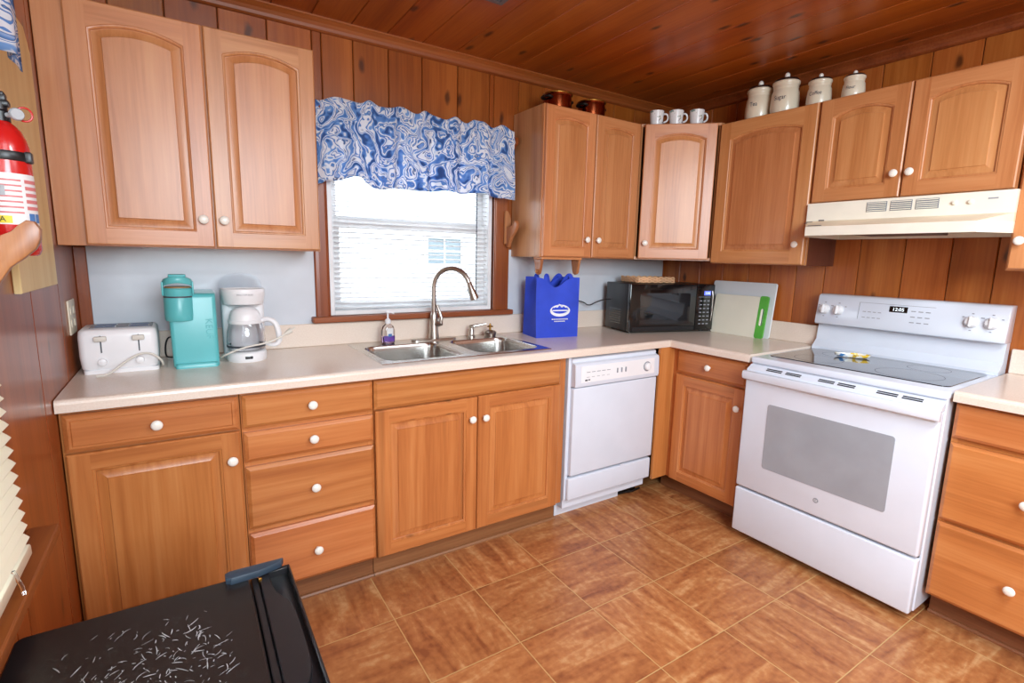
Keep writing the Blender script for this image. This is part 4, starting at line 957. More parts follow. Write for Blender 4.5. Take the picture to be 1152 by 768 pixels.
# ------------------------------------------------------------------ blue tote bag and what hangs above
bgx = thing('tote_bag', 'blue fabric tote bag with a white printed logo standing right of the sink', 'bag', (-1.04, -0.305, CT), -0.17)
W, D, H = 0.262, 0.18, 0.335
mb = MB(); loops = []
NZ = 12; n = 14
def bagloop(v):
    wdt = W*(1+0.04*v); dp_ = D*(1-0.25*v); z = H*v; pts = []
    sag = 0.0
    # perimeter points: front (left->right), right, back, left
    for i in range(n): 
        u = i/n; x_ = -wdt+wdt*u; y_ = -0.012*math.sin(u*PI)*math.sin(v*PI)+0.006*math.sin(u*9+v*5)*v; pts.append((x_, y_, u, 0))
    for i in range(6):
        u = i/6; pts.append((0+0.0-0.03*math.sin(u*PI)*v, dp_*u, 1, 1))
    for i in range(n):
        u = i/n; pts.append((0-wdt*u, dp_+0.006*math.sin(u*8+v*3)*v, 1-u, 2))
    for i in range(6):
        u = i/6; pts.append((-wdt+0.045*math.sin(u*PI)*v, dp_*(1-u), 0, 3))
    out = []
    for (x_, y_, u, s_) in pts:
        dz = 0
        if v > 0.7:
            dip = 0.055*math.exp(-((u-0.45)/0.2)**2) if s_ in (0, 2) else 0
            dz = -dip*(v-0.7)/0.3
        out.append((x_, y_, z+dz))
    return out
mb.loft([bagloop(k/NZ) for k in range(NZ+1)], True, (True, False))
inner = [[(p[0]*0.985-0.002, p[1]*0.97+0.002, p[2]) for p in bagloop(v)] for v in (1.0, 0.6)]
mb.loft([bagloop(1.0)]+inner, True, (False, False))
bb = mb.build('bag_body', 'bag', bgx, 60)
for yy, up in ((0.004, 0.03), (D*0.75-0.004, 0.02)):
    mb = MB()
    path = [(-0.215, yy, H-0.06), (-0.213, yy, H-0.005), (-0.195, yy+0.02, H+up*0.6), (-0.16, yy+0.05, H-0.07), (-0.1, yy+0.05, H-0.07), (-0.06, yy+0.02, H+up*0.7), (-0.045, yy, H-0.005), (-0.045, yy, H-0.06)]
    P = [Vector(p) for p in path]; Q = []
    for _ in range(3):
        Q = [P[0]]
        for a, b in zip(P, P[1:]): Q += [a*0.75+b*0.25, a*0.25+b*0.75]
        Q.append(P[-1]); P = Q
    lp = []
    for i, p in enumerate(P):
        tg = (P[min(i+1, len(P)-1)]-P[max(0, i-1)]).normalized(); s_ = Vector((0, 1, 0)).cross(tg).normalized()*0.012; nn = Vector((0, 0.0012, 0))
        lp.append([tuple(p-s_-nn), tuple(p+s_-nn), tuple(p+s_+nn), tuple(p-s_+nn)])
    mb.loft(lp); mb.build('handle', 'bag', bgx, 60)
mb = MB(); cx_, cz_ = -0.125, 0.152
def ring_(rx, rz): return [(cx_+rx*math.cos(2*PI*i/48), -0.0155, cz_+rz*math.sin(2*PI*i/48)) for i in range(48)]
def off_(l, d): return [(p[0], p[1]+d, p[2]) for p in l]
r0, r1 = ring_(0.062, 0.033), [(p[0], p[1], p[2]+0.006) for p in ring_(0.052, 0.023)]
mb.loft([off_(r0, 0.012), r0, r1, off_(r1, 0.012)], True, (False, False))
crest = [(cx_-0.04+0.08*k/16, cz_+0.022+0.016*math.sin(PI*k/16)*(0.6+0.4*math.sin(k*1.1))) for k in range(17)]
mb.prism(crest+[(p[0], p[1]-0.007) for p in reversed(crest)], -0.0158, -0.004, 'Y')
mb.prism([(cx_-0.045, cz_+0.004), (cx_+0.045, cz_+0.004), (cx_+0.05, cz_-0.002), (cx_-0.05, cz_-0.002)], -0.0158, -0.004, 'Y')
for k in range(9): mb.box(cx_-0.05+k*0.0115, cx_-0.05+k*0.0115+0.008, -0.0158, -0.004, cz_-0.05, cz_-0.045)
for k in range(6): mb.box(cx_-0.034+k*0.0115, cx_-0.034+k*0.0115+0.008, -0.0158, -0.004, cz_-0.062, cz_-0.057)
mb.build('logo_print', 'bag_print', bb, 0)

ph = thing('paper_towel_holder', 'empty wooden paper towel holder under the wall cabinet above the blue bag', 'holder', (0, 0, 0))
mb = MB(); mb.box(-1.30, -1.02, -0.295, -0.215, UB-0.016, UB-0.0042, 0.003); mb.build('mounting_board', 'oak_h', ph, 0)
for x_ in (-1.30, -1.04):
    mb = MB(); pr = [(-0.29, UB-0.016), (-0.22, UB-0.016), (-0.232, UB-0.075), (-0.24, UB-0.094), (-0.255, UB-0.1), (-0.27, UB-0.094), (-0.278, UB-0.075)]
    mb.prism(pr, x_, x_+0.018, 'X', 0.003, seg=1); ar = mb.build('arm', 'hook_wood', ph, 30)
    mb = MB(); mb.lathe([(0.011, 0), (0.011, 0.008), (0.007, 0.012)], 16, mat=T(x_+0.009+(-0.009 if x_ < -1.2 else 0.009)*1, -0.255, UB-0.08) @ RY(-PI/2 if x_ < -1.2 else PI/2)); mb.build('peg', 'hook_wood', ar)

# ------------------------------------------------------------------ counter left: toaster and coffee makers
to = thing('toaster', 'white four slice toaster at the left end of the counter', 'toaster', (-3.245, -0.285, CT))
W, D = 0.228, 0.19
mb = MB(); mb.loft([[(p[0], p[1], z) for p in rrect(i, W-i, i-0.0, D-i, 0.022, 5)] for z, i in ((0.012, 0.008), (0.02, 0.003), (0.06, 0.0), (0.13, 0.0), (0.15, 0.003), (0.156, 0.009))])
body = mb.build('body', 'white_plastic', to, 50)
mb = MB(); mb.loft([[(p[0], p[1], z) for p in rrect(0.008, W-0.002, 0.002, D-0.004, 0.015)] for z in (0.0, 0.013)]); mb.build('base', 'white_plastic', to, 40)
mb = MB(); mb.loft([[(p[0], p[1], z) for p in rrect(0.03, W-0.015, 0.04, D-0.02, 0.008)] for z in (0.1555, 0.1575)]); tp = mb.build('top_plate', 'grey_print', to, 40)
for x_ in (0.04, 0.14):
    for y_ in (0.06, 0.115):
        mb = MB(); mb.box(x_, x_+0.065, y_, y_+0.026, 0.1570, 0.1588, 0.0008, 1, 0); mb.box(x_+0.004, x_+0.061, y_+0.004, y_+0.022, 0.1580, 0.1592, 0, 1, 1); mb.build('slot', ['steel', 'blue_print'], tp, 0)
for x_ in (0.064, 0.172):
    mb = MB(); mb.box(x_-0.002, x_+0.002, -0.0012, 0.003, 0.075, 0.135, 0); mb.build('lever_slot', 'dark_print', body, 0)
    mb = MB(); mb.box(x_-0.018, x_+0.018, -0.016, -0.001, 0.116, 0.134, 0.004, 2); mb.build('lever', 'cord_white', to)
    mb = MB(); mb.lathe([(0.013, 0), (0.012, 0.01), (0.006, 0.012)], 20, mat=T(x_, 0.0, 0.042) @ RX(PI/2)); mb.build('browning_dial', 'white_plastic', to)
mb = MB(); P = [(-3.195, -0.345, 0.9225), (-3.167, -0.34, 0.9225), (-3.145, -0.335, 0.937), (-3.103, -0.325, 0.972), (-3.064, -0.318, 0.990), (-3.033, -0.315, 0.984), (-3.010, -0.305, 0.958), (-3.005, -0.285, 0.935), (-3.012, -0.24, 0.9215), (-3.012, -0.16, 0.9215), (-3.06, -0.075, 0.93)]
mb.tube([(p[0]+3.245, p[1]+0.285, p[2]-CT) for p in P], 0.0036, 8, smooth=2); mb.build('power_cord', 'cord_white', to)

km = thing('pod_coffee_maker', 'teal single serve pod coffee maker between the toaster and white coffee maker', 'coffee maker', (-2.982, -0.30, CT))
mb = MB(); mb.loft([[(p[0], p[1], z) for p in rrect(x0, 0.158, y0_, 0.26, 0.014)] for z, x0, y0_ in ((0.0, 0.012, 0.004), (0.006, 0.008, 0.0), (0.02, 0.008, 0.0), (0.26, 0.004, 0.008), (0.272, 0.006, 0.011), (0.277, 0.012, 0.018))]); bdy = mb.build('body', 'teal', km, 50)
mb = MB(); mb.loft([[(p[0], p[1], z) for p in rrect(0.014+i, 0.153-i, -0.016+i, 0.03, 0.012)] for z, i in ((0.0, 0.0), (0.012, 0.0), (0.018, 0.004))]); mb.build('drip_tray', 'teal', km, 50)
mb = MB(); mb.lathe([(0.044, 0.178), (0.047, 0.182), (0.048, 0.2), (0.048, 0.262), (0.0465, 0.265), (0.0465, 0.269), (0.048, 0.272), (0.048, 0.294), (0.043, 0.299)], 36, mat=T(0.04, 0.028, 0)); hd_ = mb.build('brew_head', 'teal', km)
mb = MB(); mb.lathe([(0.0466, 0.2635), (0.0475, 0.265), (0.0475, 0.269), (0.0466, 0.2705)], 36, mat=T(0.04, 0.028, 0)); mb.build('seam', 'dark_print', hd_)
mb = MB(); mb.lathe([(0.043, 0.297), (0.041, 0.304), (0.001, 0.304)], 30, mat=T(0.04, 0.028, 0)); mb.build('pod_cover', 'tan', hd_)
mb = MB()   # lid loop over the pod holder, lifted at the front
ringp = [(0.04+0.0485*math.cos(2*PI*k/36), 0.028+0.0485*math.sin(2*PI*k/36)) for k in range(36)]
def zlid(p): return 0.318-0.014*((p[0]-0.04)/0.0485)**2
outr = [[(p[0], p[1], zlid(p)+dz) for p in [((q[0]-0.04)*f+0.04, (q[1]-0.028)*f+0.028) for q in ringp]] for f, dz in ((0.1, 0.003), (0.95, 0.0), (1.0, 0.003), (1.0, 0.017), (0.92, 0.024), (0.1, 0.026))]
mb.loft(outr); mb.box(-0.010, -0.004, 0.004, 0.052, 0.272, 0.322, 0.002); mb.box(0.084, 0.090, 0.004, 0.052, 0.272, 0.322, 0.002); mb.box(0.012, 0.068, 0.0, 0.055, 0.338, 0.349, 0.005); mb.build('lid_handle', 'teal', km, 40)
lt = lettering('KEURIG', 0.034, bdy, 'teal', 'brand_lettering', (0.130, 0.0035, 0.125), (PI/2, PI/2, 0), 0.0006)
mb = MB(); mb.tube([(0.03, 0.255, 0.07), (-0.005, 0.258, 0.09), (-0.02, 0.255, 0.06), (-0.022, 0.24, 0.012), (-0.01, 0.22, 0.006), (0.02, 0.21, 0.006)], 0.003, 8, smooth=2); mb.build('power_cord', 'black_plastic', km)

cm = thing('drip_coffee_maker', 'white drip coffee maker with a glass carafe, right of the teal one', 'coffee maker', (-2.722, -0.215, CT))
mb = MB()
def dshape(rx, ry, z, x0=0, y0=0, n=36): return [(x0+rx*math.cos(2*PI*i/n), y0+(ry*math.sin(2*PI*i/n) if math.sin(2*PI*i/n) < 0 else 0.7*ry*math.sin(2*PI*i/n)), z) for i in range(n)]
mb.loft([dshape(0.074, 0.082, z) if i == 0 else dshape(0.074-i, 0.082-i, z) for z, i in ((0.0, 0.003), (0.006, 0), (0.032, 0), (0.038, 0.004), (0.041, 0.012))]); bs = mb.build('base', 'white_plastic', cm, 50)
mb = MB(); mb.loft([[(p[0], p[1], z) for p in rrect(-0.078, 0.078, 0.035+y_, 0.12, 0.02)] for z, y_ in ((0.0, 0), (0.25, 0), (0.268, 0.0), (0.276, 0.004))]); mb.build('back_tower', 'white_plastic', cm, 50)
mb = MB(); mb.loft([dshape(0.068, 0.02, 0.19, 0, 0.06), dshape(0.072, 0.03, 0.222, 0, 0.05), dshape(0.074, 0.07, 0.228, 0, 0.025), dshape(0.079, 0.082, 0.262, 0, 0.018), dshape(0.08, 0.084, 0.286, 0, 0.018), dshape(0.078, 0.082, 0.29, 0, 0.018), dshape(0.074, 0.078, 0.286, 0, 0.018)]); mb.build('filter_housing', 'white_plastic', cm, 50)
mb = MB(); mb.loft([[(0.082*math.cos(PI*k/24), 0.118+dy_, 0.276+0.072*math.sin(PI*k/24)**0.6) for k in range(25)] for dy_ in (0.0, 0.006)], True, (True, True)); mb.build('open_lid', 'frost', cm, 40)
mb = MB(); mb.box(-0.014, 0.014, -0.0835, -0.078, 0.014, 0.026, 0.003, 2); mb.build('switch', 'black_plastic', bs)
lettering('PROCTOR SILEX', 0.008, cm, 'grey_print', 'brand_lettering', (0.0, -0.0655, 0.268), (PI/2+0.1, 0, 0), 0.0004)
cf_ = [(0.054, 0.0), (0.064, 0.004), (0.070, 0.02), (0.071, 0.045), (0.067, 0.08), (0.060, 0.106), (0.057, 0.116)]
mb = MB(); mb.lathe(cf_+[(r-0.0015, z+0.0005) for r, z in reversed(cf_[1:])], 40, mat=T(0, -0.012, 0.042), caps=(True, True)); ca = mb.build('carafe', 'clear', cm, 60)
mb = MB(); mb.lathe([(0.0605, 0.152), (0.0615, 0.156), (0.0615, 0.164), (0.059, 0.167)], 40, mat=T(0, -0.012, 0)); mb.build('carafe_collar', 'white_plastic', ca)
mb = MB(); mb.lathe([(0.058, 0.167), (0.056, 0.184), (0.049, 0.202), (0.034, 0.214), (0.001, 0.218)], 36, mat=T(0, -0.012, 0.0)); mb.build('carafe_lid', 'white_plastic', ca)
mb = MB(); 
mb.lathe([(0.0712, 0.058), (0.0716, 0.064), (0.0712, 0.066)], 40, mat=T(0, -0.012, 0), caps=(False, False)); mb.build('carafe_band', 'dark_print', ca)
mb = MB(); P = [(0.056, -0.03, 0.16), (0.078, -0.04, 0.17), (0.106, -0.048, 0.155), (0.118, -0.05, 0.11), (0.118, -0.048, 0.072), (0.098, -0.045, 0.058), (0.066, -0.034, 0.068)]
mb.tube(P, [0.009, 0.010, 0.011, 0.011, 0.011, 0.009, 0.007], 10, smooth=2); mb.build('carafe_handle', 'white_plastic', ca)
mb = MB(); P = [(-0.075, 0.06, 0.02), (-0.1, -0.02, 0.012), (-0.092, -0.09, 0.035), (-0.05, -0.102, 0.056), (0.0, -0.104, 0.07), (0.06, -0.102, 0.077), (0.11, -0.10, 0.095), (0.135, -0.098, 0.11)]
mb.tube(P, 0.0036, 8, smooth=2)
mb.tube([(0.132, -0.098, 0.108), (0.142, -0.098, 0.115), (0.158, -0.098, 0.125)], [0.005, 0.009, 0.011], 10)
for dz in (-0.004, 0.005): mb.tube([(0.157, -0.098+dz, 0.125), (0.172, -0.098+dz, 0.135)], 0.0018, 6)
mb.build('power_cord', 'cord_white', cm)

# ------------------------------------------------------------------ things on top of the wall cabinets
def pot(loc, rz, label):
    o = thing('copper_pot', label, 'pot', loc, rz, 'copper pots on the wall cabinet')
    mb = MB(); mb.lathe([(0.07, 0), (0.076, 0.006), (0.078, 0.05), (0.074, 0.072), (0.078, 0.078), (0.079, 0.083), (0.074, 0.083), (0.071, 0.074), (0.07, 0.02), (0.001, 0.01)], 36); mb.build('pot_body', 'copper', o)
    mb = MB(); mb.tube([(0.078*math.cos(a/10), 0.078*math.sin(a/10), 0.0805) for a in range(0, 64)], 0.0035, 8); mb.build('rim_band', 'brass', o)
    for s_ in (-1, 1):
        mb = MB(); mb.tube([(s_*0.07, -0.03, 0.055), (s_*0.09, -0.032, 0.058), (s_*0.098, 0, 0.058), (s_*0.09, 0.032, 0.058), (s_*0.07, 0.03, 0.055)], 0.007, 8, smooth=2); mb.build('handle', 'dark_iron', o)
    return o
pot((-1.165, -0.205, UT+0.004), 0.15, 'copper pot on the wall cabinet, left one, at the corner above the window')
pot((-0.925, -0.205, UT+0.004), 0.15, 'copper pot on the wall cabinet, right one, nearer the mugs')
dirx = (B_-A_).normalized(); inn = Vector((-dirx.y, dirx.x))
mug0 = None
for k, (s_, lab) in enumerate(((0.075, 'white sprigged mug on the corner cabinet, nearest the copper pots'), (0.185, 'white sprigged mug on the corner cabinet, the middle of three'), (0.30, 'white sprigged mug on the corner cabinet, nearest the canisters'))):
    p = A_+dirx*s_+inn*0.055
    if mug0 is None:
        mug0 = o = thing('mug', lab, 'mug', (p.x, p.y, UT+0.0042), 0, 'mugs on the corner wall cabinet')
        mb = MB(); mb.lathe([(0.031, 0), (0.034, 0.003), (0.037, 0.03), (0.0405, 0.072), (0.041, 0.078), (0.0385, 0.078), (0.035, 0.03), (0.03, 0.008), (0.001, 0.006)], 32); mb.build('cup', 'mug', o)
        mb = MB(); mb.tube([(0.036, 0, 0.064), (0.058, 0, 0.068), (0.069, 0, 0.048), (0.062, 0, 0.026), (0.035, 0, 0.016)], 0.005, 8, smooth=2); mb.build('handle', 'mug', o)
    else:
        o = mug0.copy(); C.objects.link(o); o['label'] = lab; o.location = (p.x, p.y, UT+0.0042)
        for ch in list(mug0.children): c = ch.copy(); C.objects.link(c); c.parent = o
    o.rotation_euler[2] = -0.55+0.08*k
cfg = [(-0.758, 'TEA', (0.92, 1.18), 'cream stoneware canister on the wall cabinets, leftmost of four, nearest the mugs', 'Tea'),
       (-0.902, 'SUGAR', (0.92, 1.2), 'tallest cream stoneware canister on the wall cabinets, second from the mugs', 'Sugar'),
       (-1.075, 'FLOUR', (0.74, 1.14), 'cream stoneware canister on the wall cabinets, third from the mugs', 'Coffee'),
       (-1.232, 'TEA', (0.64, 1.08), 'smallest cream stoneware canister, rightmost, above the short cabinet over the hood', 'Flour')]
for yy, _, (s_, zf), lab, word in cfg:
    o = thing('canister', lab, 'canister', RR(-0.215, yy, UTR+0.0042), RROT+0.0, 'stoneware canisters on the wall cabinets')
    mb = MB(); pf = [(0.06, 0), (0.07, 0.004), (0.075, 0.02), (0.074, 0.06), (0.07, 0.095), (0.065, 0.105), (0.064, 0.112), (0.066, 0.117), (0.064, 0.121), (0.067, 0.128), (0.071, 0.134), (0.07, 0.142), (0.065, 0.145), (0.001, 0.145)]
    mb.lathe([(r*s_, z*s_) for r, z in pf], 40); jar = mb.build('jar', 'cream', o, 50)
    mb = MB(); mb.lathe([(r*s_, z*s_) for r, z in ((0.064, 0.145), (0.066, 0.148), (0.06, 0.155), (0.03, 0.162), (0.01, 0.165))], 36); ld = mb.build('lid', 'canister_lid', o, 50)
    mb = MB(); mb.ball((0, 0, 0.174*s_), 0.0145*s_); mb.build('knob', 'knob', ld)
    # script lettering wrapped on the jar front
    t_ = lettering(word, 0.026*s_/0.9, jar, 'ink', 'lettering', (0, 0, 0), (0, 0, 0), 0.0)
    me = t_.data
    yaw = 0.24
    o.scale = (1, 1, zf)
    for v in me.vertices:
        a = v.co.x/(0.0745*s_)+yaw-0.1; rr_ = 0.0755*s_; zz = 0.066*s_+v.co.y+0.35*v.co.x*0.0
        v.co = (rr_*math.sin(a), -rr_*math.cos(a), zz)
    me.update()

# ------------------------------------------------------------------ left wall
wb = thing('window_blind', 'cream slatted blind on the left wall window above the sill', 'blind', (XL+0.034, -1.225, 0.742))
wb.rotation_euler = (0.0, -0.03, 0.0)
mb = MB(); Lb = 0.97
for k in range(41):
    z = 0.05+k*0.0262; a = 0.75
    pr = []
    for q in range(5):
        u = -0.019+0.038*q/4; h = 0.002*(1-(u/0.019)**2); pr.append((u*math.cos(a)+h*math.sin(a), z-u*math.sin(a)+h*math.cos(a)))
    mb.loft([[(p[0], yy, p[1]) for p in pr]+[(p[0]-0.0005, yy, p[1]-0.0012) for p in reversed(pr)] for yy in (0, -Lb)])
mb.build('slats', 'blind', wb, 40)
mb = MB(); mb.box(-0.014, 0.014, -Lb, 0, 0.0, 0.024, 0.004, 2); mb.build('bottom_rail', 'blind', wb)
mb = MB(); mb.box(-0.02, 0.02, -Lb, 0, 1.125, 1.165, 0.004, 2); mb.build('head_rail', 'blind', wb)
mb = MB(); mb.tube([(0.012, -0.12, 0.03), (0.02, -0.12, -0.005), (0.022, -0.125, -0.018)], 0.0035, 8); mb.build('hold_down_clip', 'clear', wb)
mb = MB(); frame_y = LW
mb.box(XL-0.1, XL-0.012, LW[0], LW[0]+0.04, LW[2], LW[3], 0.002, 1); mb.box(XL-0.1, XL-0.012, LW[1]-0.04, LW[1], LW[2], LW[3], 0.002, 1); mb.box(XL-0.1, XL-0.012, LW[0]+0.04, LW[1]-0.04, LW[2], LW[2]+0.04, 0.002, 1); mb.box(XL-0.1, XL-0.012, LW[0]+0.04, LW[1]-0.04, LW[3]-0.04, LW[3], 0.002, 1); mb.box(XL-0.09, XL-0.05, LW[0]+0.04, LW[1]-0.04, 1.28, 1.32)
w2 = struct(mb.build('window_2', 'white_paint', smooth=0))
mb = MB(); mb.box(XL-0.074, XL-0.07, LW[0]+0.04, LW[1]-0.04, LW[2]+0.04, LW[3]-0.04); mb.build('pane', 'pane', w2, 0)
mb = MB(); mb.box(XL, XL+0.058, -2.4, -1.03, 0.69, 0.716, 0.004, 2); mb.build('sill', 'trim_y', w2, 0)
mb = MB(); mb.box(XL, XL+0.018, -2.36, -1.06, 0.615, 0.69, 0.003, 1); mb.build('apron', 'trim_y', w2, 0)

vtops = [(0, 1.99), (0.3, 2.0), (0.7, 1.99), (1.17, 1.985), (1.2, 1.985)]
vbots = [(0, 1.70), (0.3, 1.72), (0.7, 1.69), (1.12, 1.715), (1.2, 1.71)]
vl, L = valance('valance', 'blue and white printed valance on the left wall window, mostly cut off', (XL, -2.235, 0), PI/2, vtops, vbots, 38, 5)
mb = MB(); mb.tube([(0.0, -0.05, 1.945), (L+0.03, -0.05, 1.945)], 0.008, 12); mb.build('curtain_rod', 'trim_x', vl)
for xx in (0.004, L+0.004):
    mb = MB(); mb.prism([(0.0, 1.85), (-0.03, 1.89), (-0.062, 1.915), (-0.085, 1.93), (-0.092, 1.945), (-0.085, 1.96), (-0.02, 1.98), (0.0, 1.98)], xx, xx+0.016, 'X', 0.002, seg=1); mb.build('rod_bracket', 'hook_wood', vl, 30)

mb = MB(); mb.prism([(-0.88, 1.242), (-0.455, 1.242), (-0.455, 1.90), (-0.51, 1.955), (-0.88, 1.955)], XL+0.0005, XL+0.016, 'X', 0.002, seg=1)
pq = tag(mb.build('mounting_board', 'pine_raw', smooth=0), 'pale pine board with a clipped corner on the left wall behind the fire extinguisher', 'board')
EX, EY, EZ = -3.2075, -1.08, 1.335
fe = thing('fire_extinguisher', 'red fire extinguisher with black strap hanging on the left wall', 'fire extinguisher', (EX, EY, EZ))
r_ = 0.038
mb = MB(); mb.lathe([(0.03, 0), (0.034, 0.003), (r_, 0.012), (r_, 0.215), (0.034, 0.232), (0.028, 0.248), (0.02, 0.258), (0.014, 0.263), (0.012, 0.27)], 44); cy = mb.build('cylinder', 'red', fe, 50)
mb = MB(); mb.lathe([(r_+0.001, 0.187), (r_+0.002, 0.189), (r_+0.002, 0.203), (r_+0.001, 0.205)], 44); mb.box(0.03, 0.043, -0.022, -0.004, 0.185, 0.207, 0.003); mb.build('strap', 'black_plastic', fe)
mb = MB(); mb.lathe([(0.015, 0.264), (0.015, 0.282), (0.012, 0.286), (0.012, 0.30)], 20); mb.box(-0.028, 0.016, -0.01, 0.01, 0.292, 0.305, 0.004); mb.box(-0.028, 0.01, -0.009, 0.009, 0.312, 0.321, 0.003); mb.box(-0.01, 0.012, -0.008, 0.008, 0.302, 0.317, 0.003); mb.build('valve_head', 'black_plastic', fe)
mb = MB(); mb.lathe([(0.012, 0), (0.012, 0.005), (0.01, 0.008)], 24, mat=T(0.027, -0.02, 0.277) @ RX(PI/2) @ RY(0.5)); mb.tube([(0.0, 0, 0.275), (0.027, -0.02, 0.277)], 0.005, 8); mb.build('gauge', 'label_grey', fe)
mb = MB(); mb.tube([(0.038+0.012*math.cos(a/4), -0.012, 0.28+0.013*math.sin(a/4)) for a in range(26)], 0.002, 6); mb.build('pull_pin_ring', 'red', fe)
# printed label wrapped on the side that faces the room
av = math.atan2(CAMP.y-EY, CAMP.x-EX)
def wrap(mb, a0, a1, z0_, z1_, dr, mi):
    n = 10; mb.loft([[((r_+dr)*math.cos(av+a0+(a1-a0)*i/n), (r_+dr)*math.sin(av+a0+(a1-a0)*i/n), zz) for i in range(n+1)] for zz in (z0_, z1_)], False, (False, False), mi)
mb = MB(); wrap(mb, -1.0, 1.4, 0.062, 0.162, 0.0006, 0)
for k in range(7): wrap(mb, -0.9, 0.45, 0.084+k*0.0105, 0.0875+k*0.0105, 0.001, 1 if k < 5 else 1)
wrap(mb, -0.85, -0.2, 0.118, 0.138, 0.0014, 2)
for k in range(5): wrap(mb, 0.6, 1.35, 0.092+k*0.013, 0.099+k*0.013, 0.001, 1)
wrap(mb, -0.85, -0.05, 0.0645, 0.079, 0.0012, 3); wrap(mb, 0.65, 0.95, 0.067, 0.085, 0.0012, 4); wrap(mb, 1.0, 1.32, 0.067, 0.085, 0.0012, 4)
lb = mb.build('label', ['label', 'label_red', 'label_grey', 'yellow', 'blue_print'], fe)
ta = lettering('A', 0.015, lb, 'black_plastic', 'class_letter', (0, 0, 0), (0, 0, 0), 0.0)
for v in ta.data.vertices:
    a = av-0.42+v.co.x/(r_); v.co = ((r_+0.002)*math.cos(a), (r_+0.002)*math.sin(a), 0.0718+v.co.y)
mb = MB(); mb.box(-0.0385, -0.030, -0.014, 0.014, 0.02, 0.25, 0.002); mb.build('wall_bracket', 'black_plastic', fe)

hk = thing('curtain_holdback', 'scrolled wooden curtain hook on the left wall, in front of the extinguisher', 'curtain hook', (XL, -1.155, 0))
prof = [(0.008, 1.262), (0.03, 1.262), (0.042, 1.285), (0.06, 1.314), (0.082, 1.332), (0.1, 1.35), (0.108, 1.368), (0.11, 1.388), (0.102, 1.403), (0.09, 1.405), (0.078, 1.395), (0.066, 1.382), (0.05, 1.374), (0.03, 1.372), (0.008, 1.378)]
mb = MB(); mb.prism([(p[0], p[1]) for p in prof], -0.01, 0.01, 'Y', 0.003, seg=2); mb.build('hook', 'hook_wood', hk, 40)
mb = MB(); mb.box(0, 0.012, -0.022, 0.022, 1.235, 1.405, 0.004, 2); mb.build('back_plate', 'hook_wood', hk)
hk = thing('curtain_holdback', 'scrolled wooden curtain hook on the right casing of the kitchen window', 'curtain hook', (-1.352, -0.0185, 0))
mb = MB(); mb.prism([(-0.022, 1.43), (0.022, 1.43), (0.022, 1.45), (0.016, 1.47), (0.022, 1.49), (0.022, 1.56), (0.012, 1.59), (0.0, 1.612), (-0.016, 1.615), (-0.022, 1.60)], -0.014, 0.0, 'Y', 0.003, seg=1); mb.build('back_plate', 'hook_wood', hk, 30)
mb = MB(); mb.prism([(-(p[0]), p[1]+0.152) for p in prof], -0.01, 0.01, 'X', 0.003, seg=2); mb.build('hook', 'hook_wood', hk, 40)

ol = thing('outlet', 'ivory outlet plate on the left wall above the toaster', 'outlet', (XL, -0.2, 1.115))
mb = MB(); mb.box(0, 0.006, -0.06, 0.06, -0.06, 0.06, 0.003, 2); mb.build('plate', 'ivory', ol)
for y_ in (-0.028, 0.028):
    for z_ in (-0.022, 0.022): mb = MB(); mb.prism([(p[0]+y_, p[1]+z_) for p in rrect(-0.014, 0.014, -0.014, 0.014, 0.008)], 0.005, 0.0078, 'X'); mb.build('socket', 'ivory', ol)

# ------------------------------------------------------------------ mini fridge
fg = thing('mini_fridge', 'black mini fridge with a scratched top in the lower left corner', 'fridge', (-3.226, -1.362, 0))
FX, FW, FH = 0.382, 0.475, 0.65
mb = MB(); mb.box(0, FX, -FW, 0, 0.03, FH-0.003, 0.006, 2); mb.build('cabinet', 'fridge', fg)
mb = MB(); mb.loft([[(p[0], p[1], z) for p in rrect(0.001+i, FX-0.002-i, -FW+0.001+i, -0.001-i, 0.012)] for z, i in ((FH-0.012, 0), (FH-0.003, 0), (FH, 0.003))]); mb.build('top_panel', 'fridge_top', fg, 30)
mb = MB(); rs = random.Random(11); bms = mb.bm
def scratch(cx_, cy_, ln, an, wd, bend):
    L_, R_ = [], []; n_ = 5; px, py, aa = cx_, cy_, an
    for k in range(n_+1):
        w_2 = wd*(0.25+0.75*math.sin(PI*(k+0.4)/(n_+0.8)))
        L_.append(bms.verts.new((px-math.sin(aa)*w_2, py+math.cos(aa)*w_2, FH+0.0002))); R_.append(bms.verts.new((px+math.sin(aa)*w_2, py-math.cos(aa)*w_2, FH+0.0002)))
        px += math.cos(aa)*ln/n_; py += math.sin(aa)*ln/n_; aa += bend/n_
    for k in range(n_): bms.faces.new((R_[k], R_[k+1], L_[k+1], L_[k]))
cl_ = [(0.27, -0.20, 0.05), (0.20, -0.26, 0.06), (0.30, -0.27, 0.035), (0.13, -0.22, 0.05), (0.24, -0.33, 0.06), (0.09, -0.30, 0.05), (0.17, -0.14, 0.05)]
for k in range(300):
    c_ = cl_[min(6, int(rs.random()**1.4*7))]
    xx, yy = c_[0]+rs.gauss(0, c_[2]), c_[1]+rs.gauss(0, c_[2])
    if not (0.03 < xx < 0.335 and -0.44 < yy < -0.07): continue
    scratch(xx, yy, 0.004+0.022*rs.random()**2.2, rs.choice((0.5, 1.1, 1.7, 2.5))+rs.gauss(0, 0.35), 0.00035+0.0006*rs.random(), rs.gauss(0, 0.7))
sk_ = mb.build('scratches', 'scratch', fg, 0); sk_['kind'] = 'stuff'; sk_['label'] = 'pale scratches worn into the black top'
mb = MB(); mb.box(FX+0.002, FX+0.016, -FW+0.008, -0.008, 0.045, FH-0.008, 0.003); mb.build('gasket', 'black_plastic', fg, 0)
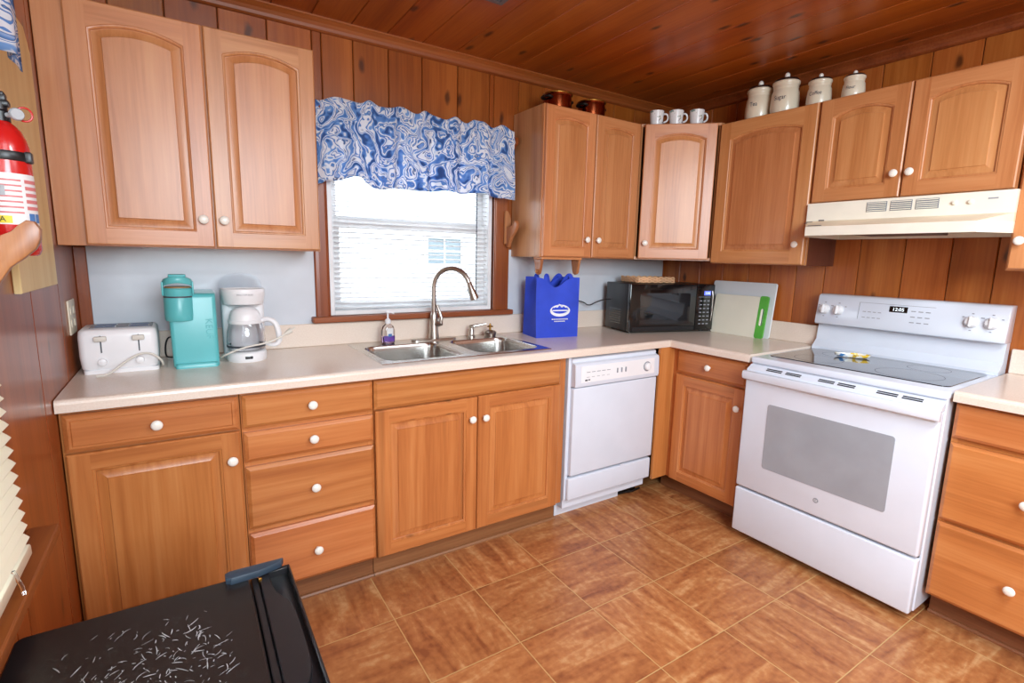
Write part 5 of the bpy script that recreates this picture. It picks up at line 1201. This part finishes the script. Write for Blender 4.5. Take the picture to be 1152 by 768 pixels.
# door with a scooped grip along its upper edge
dx0, dx1 = FX+0.017, 0.464
mb = MB(); mb.box(dx0, dx1, -FW, 0, 0.045, FH-0.018, 0.004, 2)
n = 24; crv = []
for k in range(n+1):
    q = k/n; y_ = -0.02-(FW-0.04)*q
    s_ = 1/(1+math.exp(-(q-0.22)*26)); s2 = 1/(1+math.exp((q-0.80)*26)); crv.append((dx0+0.020+0.03*min(s_, s2), y_))
mb.prism([(dx0, 0)]+[(dx0+0.018, 0)]+crv+[(dx0+0.018, -FW), (dx0, -FW)], FH-0.018, FH-0.002, 'Z', 0.0015, seg=1)
mb.box(dx1-0.006, dx1, -FW, 0, FH-0.022, FH-0.002, 0.002, 1)
mb.box(dx0+0.018, dx1-0.004, -0.012, 0, FH-0.022, FH-0.002, 0.002, 1)
mb.build('door', 'black_plastic', fg, 40)
mb = MB(); mb.prism([(0.335, -0.016), (0.345, -0.026), (0.40, -0.024), (0.446, -0.010), (0.452, 0.003), (0.345, 0.006), (0.335, 0.0)], FH-0.001, FH+0.016, 'Z', 0.003, seg=2); mb.build('hinge_cover', 'hinge', fg, 40)
mb = MB(); mb.lathe([(0.004, 0), (0.004, 0.006), (0.002, 0.008)], 12, mat=T(0.40, -0.034, FH-0.004)); mb.build('hinge_pin', 'brass', fg)
for x_, y_ in ((0.04, -0.04), (0.34, -0.04), (0.04, -FW+0.04), (0.34, -FW+0.04)):
    mb = MB(); mb.lathe([(0.018, 0), (0.018, 0.022), (0.012, 0.032)], 14, mat=T(x_, y_, 0)); mb.build('foot', 'black_plastic', fg)

# ------------------------------------------------------------------ ceiling: vent and added lamp
vn = thing('ceiling_vent', 'small metal register set in the wooden ceiling above the sink', 'vent', (-1.83, -0.74, CEIL))
mb = MB(); mb.loft([[(p[0], p[1], z) for p in rrect(-0.075+i, 0.075-i, -0.15+i, 0.15-i, 0.004)] for z, i in ((-0.001, 0), (-0.005, 0.003))], True, (False, False)); 
mb.box(-0.075, -0.055, -0.15, 0.15, -0.006, -0.001, 0.001, 1); mb.box(0.055, 0.075, -0.15, 0.15, -0.006, -0.001, 0.001, 1); mb.box(-0.055, 0.055, -0.15, -0.13, -0.006, -0.001, 0.001, 1); mb.box(-0.055, 0.055, 0.13, 0.15, -0.006, -0.001, 0.001, 1); mb.build('vent_frame', 'grout', vn, 0)
mb = MB(); mb.box(-0.055, 0.055, -0.13, 0.13, -0.0015, -0.0005)
mb.build('duct_opening', 'black_plastic', vn, 0)
mb = MB()
for k in range(8): mb.box(-0.003, 0.003, -0.13, 0.13, -0.006, 0.004, mat=T(-0.049+k*0.014, 0, -0.001) @ RY(0.6))
mb.build('louvers', 'grout', vn, 0)
cl = thing('added_ceiling_lamp', 'long white ceiling light fixture added out of view behind the camera', 'lamp', (-1.55, -2.75, CEIL))  # unseen fixture, added to go with the fill light below it
mb = MB(); mb.box(-0.6, 0.6, -0.16, 0.16, -0.05, -0.001, 0.006, 2); mb.build('housing', 'white_paint', cl)
mb = MB(); mb.loft([[(p[0], p[1], z) for p in rrect(-0.58+i, 0.58-i, -0.14+i, 0.14-i, 0.03)] for z, i in ((-0.05, 0), (-0.075, 0.0), (-0.085, 0.02))]); mb.build('lens', 'diffuser', cl)
